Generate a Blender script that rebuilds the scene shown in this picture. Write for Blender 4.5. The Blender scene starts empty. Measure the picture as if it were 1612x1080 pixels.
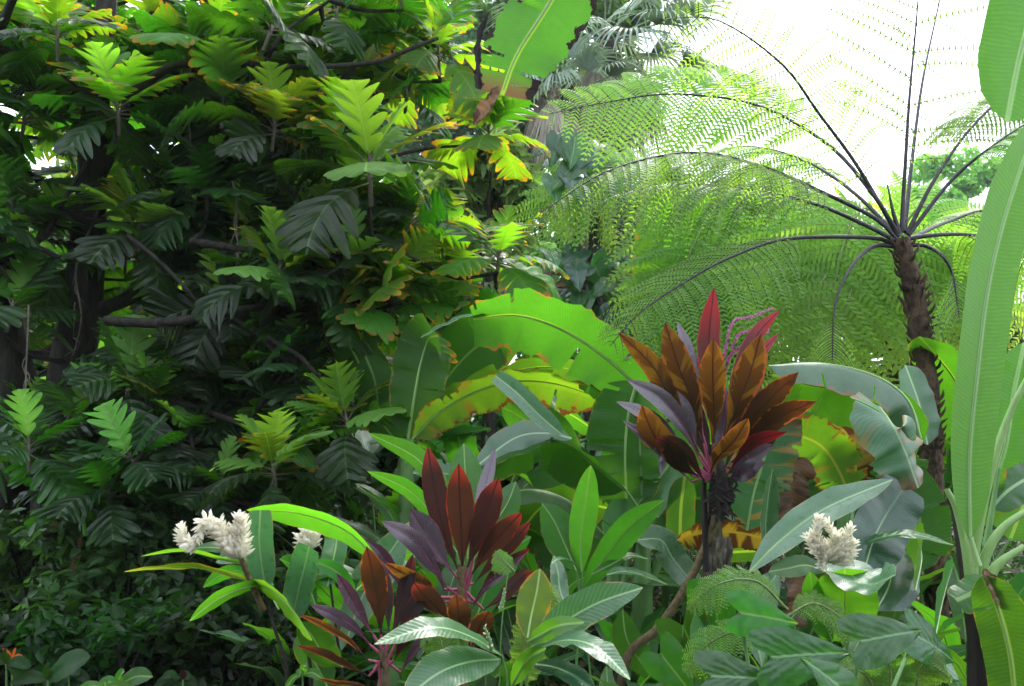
import bpy, math, random
import numpy as np
from mathutils import Vector, Matrix

# ------------------------------------------------------------------ camera, sky, sun, exposure
scene = bpy.context.scene
col = scene.collection
F = 1343.0
PITCH = math.radians(3.4)
CAM = np.array([0.0, 0.0, 1.6])
cam_d = bpy.data.cameras.new('camera')
cam = bpy.data.objects.new('camera', cam_d)
col.objects.link(cam)
cam_d.sensor_width = 36.0
cam_d.lens = 36.0 * F / 1612.0
cam_d.clip_start = 0.05
cam_d.clip_end = 600
cam.location = CAM
cam.rotation_euler = (math.pi / 2 + PITCH, 0, 0)
cam_d.dof.use_dof = True
cam_d.dof.focus_distance = 3.9
cam_d.dof.aperture_fstop = 6.3
scene.camera = cam

SUN_EL, SUN_AZ = math.radians(52), math.radians(18)      # azimuth clockwise from +Y
world = bpy.data.worlds.new('World')
scene.world = world
world.use_nodes = True
wt = world.node_tree
wt.nodes.clear()
wo = wt.nodes.new('ShaderNodeOutputWorld')
bg = wt.nodes.new('ShaderNodeBackground')
sky = wt.nodes.new('ShaderNodeTexSky')
sky.sky_type = 'NISHITA'
sky.sun_disc = False
sky.sun_elevation = SUN_EL
sky.sun_rotation = SUN_AZ
sky.dust_density = 4.0
mx = wt.nodes.new('ShaderNodeMix'); mx.data_type = 'RGBA'
mx.inputs[0].default_value = 0.72
mx.inputs[7].default_value = (7.4, 7.9, 8.8, 1)           # cloud layer
wt.links.new(sky.outputs[0], mx.inputs[6])
wt.links.new(mx.outputs[2], bg.inputs[0])
bg.inputs[1].default_value = 0.145
wt.links.new(bg.outputs[0], wo.inputs[0])

sd = bpy.data.lights.new('sun', 'SUN')
sd.energy = 1.5
sd.angle = math.radians(20)
sd.color = (1.0, 0.98, 0.94)
so = bpy.data.objects.new('sun', sd)
col.objects.link(so)
sdir = Vector((math.sin(SUN_AZ) * math.cos(SUN_EL), math.cos(SUN_AZ) * math.cos(SUN_EL), math.sin(SUN_EL)))
so.rotation_euler = sdir.to_track_quat('Z', 'Y').to_euler()

scene.view_settings.view_transform = 'Standard'
scene.view_settings.look = 'None'
scene.view_settings.exposure = 1.65
scene.view_settings.gamma = 1.0
scene.render.engine = 'CYCLES'
cy = scene.cycles
cy.use_denoising = True
cy.max_bounces = 8
cy.diffuse_bounces = 4
cy.glossy_bounces = 2
cy.transmission_bounces = 5
cy.transparent_max_bounces = 4
cy.volume_bounces = 1
cy.use_adaptive_sampling = True
cy.sample_clamp_indirect = 8

HAZE = 0.0006
rng = np.random.default_rng(7)
random.seed(7)

# ------------------------------------------------------------------ helpers
def P(px, py, d):
    x = (px - 806.0) / F
    y = (540.0 - py) / F
    fwd = np.array([0, math.cos(PITCH), math.sin(PITCH)])
    up = np.array([0, -math.sin(PITCH), math.cos(PITCH)])
    v = fwd + np.array([x, 0, 0]) + y * up
    return CAM + v * (d / v[1])

def proj(p):
    q = np.asarray(p) - CAM
    fz = q[1] * math.cos(PITCH) + q[2] * math.sin(PITCH)
    uy = -q[1] * math.sin(PITCH) + q[2] * math.cos(PITCH)
    return 806 + F * q[0] / fz, 540 - F * uy / fz

def nrm(a):
    return a / (np.linalg.norm(a, axis=-1, keepdims=True) + 1e-12)

def curve(ctrl, n):
    c = np.asarray(ctrl, float)
    if len(c) == 2:
        t = np.linspace(0, 1, n)[:, None]
        p = c[0] * (1 - t) + c[1] * t
    else:
        c2 = np.vstack([2 * c[0] - c[1], c, 2 * c[-1] - c[-2]])
        out = []
        for i in range(1, len(c2) - 2):
            p0, p1, p2, p3 = c2[i - 1:i + 3]
            t = np.linspace(0, 1, 16, endpoint=(i == len(c2) - 3))[:, None]
            out.append(0.5 * (2 * p1 + (p2 - p0) * t + (2 * p0 - 5 * p1 + 4 * p2 - p3) * t ** 2 + (3 * p1 - p0 - 3 * p2 + p3) * t ** 3))
        p = np.vstack(out)
        s = np.concatenate([[0], np.cumsum(np.linalg.norm(np.diff(p, axis=0), axis=1))])
        q = np.linspace(0, s[-1], n)
        p = np.stack([np.interp(q, s, p[:, k]) for k in range(3)], 1)
    s = np.concatenate([[0], np.cumsum(np.linalg.norm(np.diff(p, axis=0), axis=1))])
    return p, nrm(np.gradient(p, axis=0)), s

class MB:
    def __init__(self):
        self.V, self.Q, self.U, self.M, self.I = [], [], [], [], []
        self.n = 0
    def raw(self, V, Q, U, M, mat=0):
        V = np.asarray(V, float).reshape(-1, 3)
        Q = np.asarray(Q, int).reshape(-1, 4)
        self.V.append(V); self.Q.append(Q + self.n)
        self.U.append(np.asarray(U, float).reshape(-1, 2)); self.M.append(np.asarray(M, float).reshape(-1, 2))
        self.I.append(np.full(len(Q), mat, int))
        self.n += len(V)
    def grid(self, G, U, M, mat=0, mask=None):
        n, m = G.shape[:2]
        a = np.arange(n * m).reshape(n, m)
        Q = np.stack([a[:-1, :-1], a[:-1, 1:], a[1:, 1:], a[1:, :-1]], -1)
        if mask is not None:
            Q = Q[mask]
        self.raw(G, Q.reshape(-1, 4), U, M, mat)
    def tube(self, ctrl, r, sides=6, n=10, mat=0, bump=0.0):
        p, T, s = curve(ctrl, n)
        rr = np.interp(np.linspace(0, 1, n), np.linspace(0, 1, len(r)), r)
        if bump:
            rr = rr * (1 + bump * rng.standard_normal(n))
        h = np.array([0, 0, 1.0]) if abs(T[:, 2]).mean() < .85 else np.array([1.0, 0, 0])
        N = nrm(h - (T @ h)[:, None] * T)
        S = np.cross(T, N)
        a = np.linspace(0, 2 * math.pi, sides + 1)
        G = p[:, None] + rr[:, None, None] * (np.cos(a)[None, :, None] * N[:, None] + np.sin(a)[None, :, None] * S[:, None])
        U = np.stack(np.broadcast_arrays((a / (2 * math.pi))[None, :], np.linspace(0, 1, n)[:, None]), -1)
        M = np.stack(np.broadcast_arrays((a / (2 * math.pi) * rr.mean() * 6.28)[None, :], s[:, None]), -1)
        self.grid(G, U, M, mat)
    def mesh(self, name, mats):
        V = np.vstack(self.V); Q = np.vstack(self.Q); U = np.vstack(self.U); M = np.vstack(self.M); I = np.concatenate(self.I)
        me = bpy.data.meshes.new(name)
        me.vertices.add(len(V)); me.vertices.foreach_set('co', V.ravel())
        me.loops.add(Q.size); me.loops.foreach_set('vertex_index', Q.ravel().astype(np.int32))
        me.polygons.add(len(Q))
        me.polygons.foreach_set('loop_start', (np.arange(len(Q)) * 4).astype(np.int32))
        for mt in mats:
            me.materials.append(mt)
        me.polygons.foreach_set('material_index', I.astype(np.int32))
        me.polygons.foreach_set('use_smooth', np.ones(len(Q), bool))
        l = Q.ravel()
        u1 = me.uv_layers.new(name='UVMap'); u1.data.foreach_set('uv', U[l].ravel())
        u2 = me.uv_layers.new(name='metres'); u2.data.foreach_set('uv', M[l].ravel())
        me.update(calc_edges=True)
        return me
    def build(self, name, mats, parent=None):
        o = bpy.data.objects.new(name, self.mesh(name, mats if isinstance(mats, list) else [mats]))
        col.objects.link(o)
        if parent is not None:
            attach(o, parent)
        return o

def attach(o, parent):
    o.parent = parent
    if not parent.get('ghost'):
        o.matrix_parent_inverse = Matrix.Translation(parent.location).inverted()

def thing(name, label, cat, loc, group=None):
    o = bpy.data.objects.new(name, None)
    col.objects.link(o)
    o.location = loc
    o.empty_display_size = 0.1
    o['label'] = label; o['category'] = cat
    if group: o['group'] = group
    return o

TAB = {
    'banana': ([0, .03, .1, .25, .5, .8, .92, .98, 1], [.03, .35, .75, .95, 1, .93, .68, .33, .02]),
    'stub':   ([0, .03, .1, .25, .5, .8, .95, 1], [.03, .35, .75, .95, 1, .95, .82, .7]),
    'ginger': ([0, .06, .2, .45, .68, .86, .95, 1], [.06, .3, .75, 1, .96, .62, .3, .01]),
    'ti':     ([0, .08, .2, .4, .62, .8, .92, 1], [.08, .09, .32, .8, 1, .82, .42, .01]),
    'round':  ([0, .05, .2, .5, .75, .92, 1], [.05, .4, .85, 1, .85, .5, .05]),
    'grass':  ([0, .2, .5, .8, 1], [.6, 1, .9, .5, .02]),
}
def prof(kind, v):
    xs, ys = TAB[kind]
    f = np.interp(np.linspace(0, 1, 201), xs, ys)
    k = np.array([1, 2, 3, 4, 3, 2, 1.]); k /= k.sum()
    g = np.convolve(np.pad(f, 3, mode='edge'), k, 'valid')
    g[:3] = f[:3]; g[-2:] = f[-2:]
    return np.interp(v, np.linspace(0, 1, 201), g)

def blade(mb, ctrl, w, kind='ginger', n0=(0, -1, .2), n1=None, fold=.25, droop=.1, wave=.05, wf=3.0, tears=0, rag=0.0,
          mat=0, n=26, m=9, rib=0.0, ribmat=1, lr=(1, 1)):
    if tears: n = int(n * 2.4)
    C, T, s = curve(ctrl, n)
    v = np.linspace(0, 1, n)
    h0 = np.asarray(n0, float); h1 = np.asarray(n0 if n1 is None else n1, float)
    H = h0[None] * (1 - v[:, None]) + h1[None] * v[:, None]
    N = nrm(H - (H * T).sum(1, keepdims=True) * T)
    S = np.cross(T, N)
    u = np.linspace(-1, 1, m)
    half = w / 2 * prof(kind, v)
    hs = np.where(u[None] < 0, lr[0], lr[1]) * half[:, None]
    if rag:
        for sgn in (0, 1):
            k = np.convolve(rng.standard_normal(n + 4), np.ones(3) / 3, 'same')[2:-2]
            sel = (u < 0) if sgn == 0 else (u > 0)
            hs[:, sel] *= (1 + rag * k)[:, None]
    au = np.abs(u)
    ph = rng.random(2) * 6.28
    wv = np.where(u[None] < 0, np.sin(v[:, None] * 6.28 * wf + ph[0]), np.sin(v[:, None] * 6.28 * wf * 1.13 + ph[1]))
    wv = wv + .5 * np.where(u[None] < 0, np.sin(v[:, None] * 6.28 * wf * 2.3 + ph[1]), np.sin(v[:, None] * 6.28 * wf * 2.1 + ph[0]))
    off = au[None] * math.sin(fold) - droop * au[None] ** 2 + wave * wv * au[None] ** 1.6
    mask = np.ones((n - 1, m - 1), bool)
    shear = np.zeros((n, m))
    if tears:
        for sgn in (-1, 1):
            cuts = np.sort(rng.choice(np.arange(3, n - 3), size=min(tears, n - 7), replace=False))
            dr = np.zeros(n); sh = np.zeros(n)
            prev = 0
            for c in list(cuts) + [n]:
                dr[prev:c + 1] = rng.uniform(-.25, .3); sh[prev:c + 1] = rng.uniform(-.08, .08)
                prev = c + 1
            sel = (u < 0) if sgn < 0 else (u > 0)
            off[:, sel] -= dr[:, None] * au[None, sel] ** 1.3
            shear[:, sel] += sh[:, None] * au[None, sel]
            uc = (u[:-1] + u[1:]) / 2
            for c in cuts:
                if c < n - 2:
                    dep = rng.uniform(.15, .8)
                    mask[c, (uc * sgn > dep)] = False
                    if rng.random() < .5: mask[c + 1, (uc * sgn > dep + .3)] = False
    G = C[:, None] + S[:, None] * (u[None] * hs)[..., None] * math.cos(fold) + N[:, None] * (off * hs)[..., None] + T[:, None] * (shear * hs)[..., None]
    U = np.stack(np.broadcast_arrays(((u + 1) / 2)[None], v[:, None]), -1)
    M = np.stack([np.abs(u[None] * hs), np.broadcast_to(s[:, None], hs.shape)], -1)
    mb.grid(G, U, M, mat, mask)
    if rib:
        k = np.arange(0, n - 1, 2)
        mb.tube(C[k] - N[k] * rib * .45, [rib, rib * .7, rib * .2], 5, max(6, len(k)), ribmat)

# ------------------------------------------------------------------ materials
def NT(name):
    m = bpy.data.materials.new(name); m.use_nodes = True
    t = m.node_tree; t.nodes.clear()
    return m, t

class G:
    """small node graph helper"""
    def __init__(self, t): self.t = t
    def nd(self, k, **kw):
        n = self.t.nodes.new(k)
        for a, b in kw.items(): setattr(n, a, b)
        return n
    def put(self, s, v):
        if hasattr(v, 'links'): self.t.links.new(v, s)
        elif isinstance(v, (tuple, list)) and s.type == 'RGBA' and len(v) == 3: s.default_value = (*v, 1)
        else: s.default_value = v
    def m(self, op, a, b=0.0, c=None, clamp=False):
        n = self.nd('ShaderNodeMath', operation=op); n.use_clamp = clamp
        self.put(n.inputs[0], a); self.put(n.inputs[1], b)
        if c is not None: self.put(n.inputs[2], c)
        return n.outputs[0]
    def mix(self, f, a, b):
        n = self.nd('ShaderNodeMix', data_type='RGBA')
        self.put(n.inputs[0], f); self.put(n.inputs[6], a); self.put(n.inputs[7], b)
        return n.outputs[2]
    def ss(self, x, lo, hi):
        n = self.nd('ShaderNodeMapRange', interpolation_type='SMOOTHSTEP')
        self.put(n.inputs[0], x); self.put(n.inputs[1], lo); self.put(n.inputs[2], hi)
        return n.outputs[0]
    def noise(self, vec, scale, detail=2.0, rough=.5):
        n = self.nd('ShaderNodeTexNoise'); self.put(n.inputs['Vector'], vec)
        n.inputs['Scale'].default_value = scale; n.inputs['Detail'].default_value = detail; n.inputs['Roughness'].default_value = rough
        return n.outputs['Fac']

def leafmat(name, top, trans, rough=.38, tw=.5, vein=(60, .8, .15), mid=None, edge=None, blotch=None, tip=None, under=None, lobes=0, vary=.35, spec=.5, bump=.25, drops=False, hue=.03):
    mt, t = NT(name); g = G(t)
    uv = g.nd('ShaderNodeUVMap', uv_map='UVMap').outputs[0]
    mu = g.nd('ShaderNodeUVMap', uv_map='metres').outputs[0]
    su = g.nd('ShaderNodeSeparateXYZ'); t.links.new(uv, su.inputs[0])
    sm = g.nd('ShaderNodeSeparateXYZ'); t.links.new(mu, sm.inputs[0])
    a = g.m('ABSOLUTE', g.m('MULTIPLY_ADD', su.outputs[0], 2.0, -1.0))
    v = su.outputs[1]
    oi = g.nd('ShaderNodeObjectInfo')
    geo = g.nd('ShaderNodeNewGeometry')
    tc = g.nd('ShaderNodeTexCoord')
    vadd = g.nd('ShaderNodeVectorMath', operation='ADD')
    t.links.new(tc.outputs['Object'], vadd.inputs[0])
    cr = g.nd('ShaderNodeCombineXYZ'); rr = g.m('MULTIPLY', oi.outputs['Random'], 37.0)
    for i in range(3): t.links.new(rr, cr.inputs[i])
    t.links.new(cr.outputs[0], vadd.inputs[1])
    pos = vadd.outputs[0]
    nz = g.noise(pos, 5.0, 3.0)
    nf = g.noise(pos, 38.0, 3.0)
    isl = geo.outputs['Random Per Island']
    k = g.m('MULTIPLY_ADD', g.m('SUBTRACT', isl, .5), vary, g.m('MULTIPLY_ADD', g.m('SUBTRACT', nz, .5), .9 * vary, g.m('MULTIPLY_ADD', g.m('SUBTRACT', oi.outputs['Random'], .5), vary, 1.0)))
    def hsv(c, hh=.5):
        n = g.nd('ShaderNodeHueSaturation'); g.put(n.inputs['Color'], c); g.put(n.inputs['Value'], k)
        g.put(n.inputs['Hue'], g.m('MULTIPLY_ADD', g.m('SUBTRACT', oi.outputs['Random'], .5), hue, .5)); return n.outputs[0]
    A, B = hsv(top), hsv(trans)
    if under is not None:
        A = g.mix(geo.outputs['Backfacing'], A, under)
    ph = g.m('MULTIPLY', g.m('MULTIPLY_ADD', sm.outputs[0], -vein[1], sm.outputs[1]), vein[0] * 6.283)
    ph = g.m('ADD', ph, g.m('MULTIPLY', g.noise(pos, 9.0, 2.0), 14.0))
    sv = g.m('MULTIPLY', g.m('SINE', ph), g.m('MULTIPLY_ADD', nf, 1.6, -.2))
    dk = g.m('MULTIPLY_ADD', sv, -.5 * vein[2], 1 - .5 * vein[2])
    dk = g.m('MULTIPLY', dk, g.m('MULTIPLY_ADD', nf, .3, .85))
    def scale(c, f):
        n = g.nd('ShaderNodeVectorMath', operation='SCALE'); g.put(n.inputs[0], c); g.put(n.inputs['Scale'], f); return n.outputs[0]
    A, B = scale(A, dk), scale(B, dk)
    if tip:
        f = g.m('MULTIPLY', g.ss(v, tip[2], 1.0), tip[3] if len(tip) > 3 else 1.0)
        A = g.mix(f, A, tip[0]); B = g.mix(f, B, tip[1])
    if blotch:      # (colour, colour when lit through, threshold, stretch along veins)
        mp = g.nd('ShaderNodeCombineXYZ')
        t.links.new(g.m('MULTIPLY', sm.outputs[0], blotch[3]), mp.inputs[0]); t.links.new(g.m('MULTIPLY', g.m('MULTIPLY_ADD', sm.outputs[0], -vein[1], sm.outputs[1]), 14.0), mp.inputs[1]); t.links.new(g.m('MULTIPLY_ADD', oi.outputs['Random'], 50.0, g.m('MULTIPLY', g.m('GREATER_THAN', su.outputs[0], .5), 3.3)), mp.inputs[2])
        nb = g.noise(mp.outputs[0], 1.0, 4.0, .6)
        f = g.ss(g.m('MULTIPLY_ADD', a, .13, nb), blotch[2], blotch[2] + .09)
        A = g.mix(f, A, blotch[0]); B = g.mix(f, B, blotch[1])
    if lobes:
        fr = g.m('FRACT', g.m('MULTIPLY', v, float(lobes)))
        ln = g.m('SUBTRACT', 1.0, g.ss(g.m('ABSOLUTE', g.m('SUBTRACT', fr, .5)), .02, .07))
        A = g.mix(g.m('MULTIPLY', ln, .5), A, mid[0]); B = g.mix(g.m('MULTIPLY', ln, .6), B, mid[1])
    if edge:        # (colour, lit colour, width, raggedness)
        e = g.m('ADD', a, g.m('MULTIPLY', g.m('SUBTRACT', nf, .5), edge[3]))
        e = g.m('ADD', e, g.m('MULTIPLY', g.m('SUBTRACT', g.noise(pos, 11.0, 2.0), .56), edge[3] * 1.1))
        e = g.m('ADD', e, g.m('MULTIPLY', g.ss(v, .8, 1.0), edge[2] * .8))
        f = g.ss(e, 1 - edge[2], 1 - edge[2] * .55)
        A = g.mix(f, A, edge[0]); B = g.mix(f, B, edge[1])
    if mid:         # (colour, lit colour, half width in metres)
        f = g.m('SUBTRACT', 1.0, g.ss(sm.outputs[0], mid[2] * .5, mid[2]))
        A = g.mix(f, A, mid[0]); B = g.mix(f, B, mid[1])
    pr = g.nd('ShaderNodeBsdfPrincipled')
    t.links.new(A, pr.inputs['Base Color'])
    g.put(pr.inputs['Roughness'], g.m('ADD', g.m('MULTIPLY_ADD', nf, .22, rough - .11), g.m('MULTIPLY', geo.outputs['Backfacing'], .2), clamp=True))
    pr.inputs['Specular IOR Level'].default_value = spec
    tr = g.nd('ShaderNodeBsdfTranslucent'); t.links.new(B, tr.inputs[0])
    bp = g.nd('ShaderNodeBump'); bp.inputs['Strength'].default_value = bump; bp.inputs['Distance'].default_value = .004
    hgt = g.m('ADD', g.m('MULTIPLY', sv, .22), g.m('MULTIPLY_ADD', nz, 3.0, g.m('MULTIPLY', nf, 1.2)))
    if drops:
        vo = g.nd('ShaderNodeTexVoronoi'); t.links.new(pos, vo.inputs['Vector']); vo.inputs['Scale'].default_value = 150
        hgt = g.m('ADD', hgt, g.m('MULTIPLY', g.m('SUBTRACT', 1.0, g.ss(vo.outputs['Distance'], .08, .22)), 1.6))
    if lobes:
        hgt = g.m('MULTIPLY_ADD', g.m('POWER', g.m('ABSOLUTE', g.m('SUBTRACT', fr, .5)), .6), 9.0, hgt)
    t.links.new(hgt, bp.inputs['Height'])
    t.links.new(bp.outputs[0], pr.inputs['Normal'])
    ms = g.nd('ShaderNodeMixShader'); ms.inputs[0].default_value = tw
    t.links.new(pr.outputs[0], ms.inputs[1]); t.links.new(tr.outputs[0], ms.inputs[2])
    out = g.nd('ShaderNodeOutputMaterial'); t.links.new(ms.outputs[0], out.inputs[0])
    return mt

def barkmat(name, c1, c2, scale=20.0, rough=.85, bump=.6, stretch=(1, 1, .25)):
    mt, t = NT(name); g = G(t)
    tc = g.nd('ShaderNodeTexCoord')
    mp = g.nd('ShaderNodeMapping'); t.links.new(tc.outputs['Object'], mp.inputs[0]); mp.inputs['Scale'].default_value = stretch
    n1 = g.noise(mp.outputs[0], scale, 5.0, .65)
    n2 = g.noise(tc.outputs['Object'], 3.0, 3.0)
    c = g.mix(g.ss(n1, .35, .65), c1, c2)
    c = g.mix(g.m('MULTIPLY', g.ss(n2, .5, .7), .5), c, tuple(x * .5 for x in c1))
    pr = g.nd('ShaderNodeBsdfPrincipled'); t.links.new(c, pr.inputs['Base Color']); pr.inputs['Roughness'].default_value = rough
    bp = g.nd('ShaderNodeBump'); bp.inputs['Strength'].default_value = bump; bp.inputs['Distance'].default_value = .02
    t.links.new(n1, bp.inputs['Height']); t.links.new(bp.outputs[0], pr.inputs['Normal'])
    out = g.nd('ShaderNodeOutputMaterial'); t.links.new(pr.outputs[0], out.inputs[0])
    return mt

BROWN = (.11, .055, .02); BROWNT = (.25, .09, .01)
YEL = (.28, .23, .02); YELT = (.42, .32, .02)
MID = ((.30, .42, .16), (.25, .4, .05))
M = {}
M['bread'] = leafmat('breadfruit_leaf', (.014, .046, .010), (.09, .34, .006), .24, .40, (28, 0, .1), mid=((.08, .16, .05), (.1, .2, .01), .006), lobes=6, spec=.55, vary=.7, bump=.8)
M['breadfresh'] = leafmat('breadfruit_leaf_fresh_backlit', (.12, .31, .045), (.42, .84, .04), .36, .55, (28, 0, .1), mid=((.3, .5, .15), (.3, .55, .05), .006), lobes=6, vary=.4)  # young leaves; the bright colour also stands in for backlight
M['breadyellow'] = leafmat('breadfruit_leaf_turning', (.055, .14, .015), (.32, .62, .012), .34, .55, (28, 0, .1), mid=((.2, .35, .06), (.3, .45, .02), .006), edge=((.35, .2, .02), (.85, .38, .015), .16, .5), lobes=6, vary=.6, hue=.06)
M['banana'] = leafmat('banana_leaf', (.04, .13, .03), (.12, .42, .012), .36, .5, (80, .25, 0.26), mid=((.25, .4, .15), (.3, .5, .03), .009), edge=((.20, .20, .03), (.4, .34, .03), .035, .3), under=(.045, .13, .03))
M['bananabright'] = leafmat('banana_leaf_backlight_tint', (.045, .15, .028), (.125, .38, .014), .38, .55, (80, .25, 0.22), mid=((.35, .45, .1), (.5, .7, .04), .010), edge=((.2, .12, .02), (.42, .22, .02), .04, .5), under=(.06, .16, .03))  # backlit copy of the banana leaf, light put into its colour
M['bananaburnt'] = leafmat('banana_leaf_scorched', (.07, .15, .02), (.28, .55, .015), .45, .55, (132, .2, 0.125), mid=((.35, .4, .08), (.5, .55, .03), .008), edge=((.14, .06, .015), (.3, .1, .01), .2, .6), blotch=(YEL, YELT, .62, 1.2))
M['bananarust'] = leafmat('banana_leaf_rusty', (.22, .16, .03), (.55, .40, .02), .5, .5, (132, .2, 0.15), mid=((.35, .3, .08), (.4, .3, .03), .008), edge=((.06, .03, .015), (.08, .03, .01), .15, .6), blotch=((.06, .03, .012), (.12, .04, .01), .50, 1.4))
M['bananapale'] = leafmat('banana_leaf_pale_top', (.085, .18, .10), (.08, .28, .04), .33, .35, (121, .3, 0.3), mid=((.33, .5, .3), (.3, .5, .1), .007), edge=((.22, .13, .06), (.3, .15, .03), .05, .3), spec=.7)
M['bananatip'] = leafmat('banana_leaf_burnt_tip', (.08, .17, .09), (.08, .28, .04), .36, .35, (121, .3, 0.3), mid=((.33, .5, .3), (.3, .5, .1), .007), edge=((.22, .13, .06), (.3, .15, .03), .06, .4), blotch=((.26, .19, .07), (.4, .22, .03), .60, 1.5), tip=((.13, .07, .04), (.15, .05, .01), .80))
M['bananablack'] = leafmat('banana_leaf_black_edge', (.035, .12, .025), (.11, .33, .02), .38, .55, (110, .5, 0.2), mid=((.3, .45, .1), (.3, .55, .03), .010), edge=((.02, .012, .01), (.02, .01, .01), .12, .9), tip=((.16, .09, .05), (.2, .1, .04), .9))
M['bananabig'] = leafmat('banana_leaf_large', (.03, .125, .025), (.11, .38, .02), .42, .42, (80, .22, 0.22), mid=((.32, .55, .28), (.2, .4, .05), .011), vary=.2, bump=.15, blotch=((.10, .18, .04), (.18, .38, .02), .74, 2.0))
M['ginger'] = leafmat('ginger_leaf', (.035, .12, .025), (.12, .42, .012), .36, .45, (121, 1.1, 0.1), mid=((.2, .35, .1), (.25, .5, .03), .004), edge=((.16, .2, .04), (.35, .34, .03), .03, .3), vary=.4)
M['gingerbright'] = leafmat('ginger_leaf_backlight_tint', (.05, .17, .025), (.20, .58, .015), .36, .55, (121, 1.1, 0.075), mid=((.25, .42, .1), (.4, .7, .04), .004), edge=((.2, .22, .05), (.4, .4, .03), .03, .3), vary=.3)  # ginger leaf with backlight painted into a brighter colour
M['gingerpale'] = leafmat('ginger_leaf_pale', (.09, .20, .10), (.10, .32, .05), .30, .3, (105.6, 1.0, 0.28), mid=((.30, .47, .24), (.3, .5, .1), .004), edge=((.28, .24, .12), (.4, .3, .08), .05, .25), spec=.7, vary=.3)
M['gingerveined'] = leafmat('ginger_leaf_veined', (.08, .19, .085), (.10, .34, .04), .32, .35, (66, 1.0, .4), mid=((.30, .47, .24), (.3, .5, .1), .0035), edge=((.28, .24, .12), (.4, .3, .08), .05, .4), spec=.5, vary=.3, bump=.28)
M['gingeryellow'] = leafmat('ginger_leaf_yellowing', (.07, .16, .02), (.28, .5, .015), .4, .55, (110, 1.0, 0.1), mid=((.3, .4, .1), (.5, .6, .04), .004), edge=((.35, .2, .02), (.75, .35, .02), .2, .5), vary=.3)
M['darkwet'] = leafmat('wet_dark_leaf', (.025, .075, .045), (.04, .16, .02), .22, .3, (88, .3, 0.125), mid=((.08, .17, .1), (.05, .2, .03), .006), spec=.5, drops=True, bump=.25)
M['taro'] = leafmat('taro_leaf', (.028, .12, .03), (.09, .32, .02), .30, .42, (34, -.9, .3), mid=((.16, .34, .16), (.2, .4, .04), .004), spec=.6, bump=.6)
M['tarobright'] = leafmat('taro_leaf_bright', (.04, .18, .025), (.14, .5, .012), .4, .5, (16, -.6, .2), mid=((.16, .34, .10), (.3, .6, .04), .004), bump=.5)  # brighter, rougher green than the other taro leaf
M['ti'] = leafmat('ti_leaf', (.06, .022, .018), (.22, .06, .012), .30, .45, (99, 1.2, 0.075), mid=((.05, .012, .02), (.08, .01, .01), .0035), edge=((.25, .05, .03), (.8, .16, .03), .10, .3), spec=.8, vary=.3, hue=.02, under=(.07, .03, .015))
M['tiorange'] = leafmat('ti_leaf_orange', (.035, .018, .008), (.065, .028, .006), .24, .48, (99, 1.2, 0.075), mid=((.05, .012, .02), (.08, .01, .01), .0035), edge=((.18, .05, .02), (.50, .13, .02), .16, .75), blotch=((.07, .04, .010), (.30, .14, .01), .57, .8), vary=.5, hue=.015, tip=((.08, .03, .01), (.20, .075, .010), .1, .8))
M['tired'] = leafmat('ti_leaf_crimson', (.055, .013, .018), (.20, .03, .022), .24, .48, (99, 1.2, 0.06), mid=((.06, .012, .02), (.15, .01, .02), .0035), edge=((.25, .02, .03), (.6, .05, .04), .16, .35), tip=((.35, .01, .02), (.75, .02, .03), .55), vary=.3, hue=.02)
M['tipurple'] = leafmat('ti_leaf_purple_top', (.085, .070, .090), (.12, .02, .05), .24, .18, (99, 1.2, 0.06), mid=((.07, .03, .06), (.1, .01, .03), .003), edge=((.16, .05, .08), (.3, .04, .06), .06, .2), spec=.8, vary=.3, hue=.02)
M['tidark'] = leafmat('ti_leaf_dark', (.030, .012, .014), (.075, .022, .010), .24, .35, (99, 1.2, 0.06), mid=((.03, .008, .012), (.04, .01, .01), .0035), edge=((.12, .02, .03), (.4, .04, .02), .06, .3), tip=((.22, .02, .02), (.55, .05, .02), .76, .8), vary=.3, hue=.02)
M['tiolive'] = leafmat('ti_leaf_olive', (.030, .018, .008), (.055, .026, .006), .24, .45, (99, 1.2, 0.075), mid=((.05, .012, .02), (.08, .01, .01), .0035), edge=((.2, .05, .02), (.5, .13, .02), .10, .7), tip=((.10, .03, .01), (.22, .06, .01), .55, .8), vary=.4, hue=.015, blotch=((.03, .012, .010), (.08, .03, .01), .57, .8))
M['fern'] = leafmat('fern_frond_green', (.11, .24, .04), (.42, .76, .07), .5, .55, (90, .5, .1), vary=.35)
M['fernlight'] = leafmat('fern_frond_light', (.15, .30, .05), (.58, .90, .09), .5, .6, (90, .5, .1), vary=.25)
M['ferndark'] = leafmat('fern_frond_deep', (.06, .15, .03), (.22, .55, .03), .45, .5, (90, .5, .1), vary=.35)
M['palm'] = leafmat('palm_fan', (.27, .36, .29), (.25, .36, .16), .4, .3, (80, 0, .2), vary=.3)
M['palmdead'] = leafmat('palm_fan_dead', (.38, .34, .28), (.2, .15, .08), .8, .2, (80, 0, .3), vary=.5, hue=.02)
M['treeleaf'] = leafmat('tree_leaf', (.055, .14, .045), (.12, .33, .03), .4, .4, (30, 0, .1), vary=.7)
M['treelight'] = leafmat('tree_leaf_pale', (.13, .27, .08), (.3, .6, .06), .45, .45, (30, 0, .1), vary=.6)  # paler leaf colour stands in for light and haze on far trees
M['misty'] = leafmat('tree_leaf_haze_tint', (.11, .20, .11), (.22, .42, .14), .45, .45, (30, 0, .1), vary=.5)  # haze painted into the colour: lighter, bluer leaf
M['limelit'] = leafmat('lime_leaf_brightened', (.20, .36, .12), (.45, .78, .16), .45, .5, (30, 0, .1), vary=.5)  # pale lime leaf, brightened in its colour for missing light and haze
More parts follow.
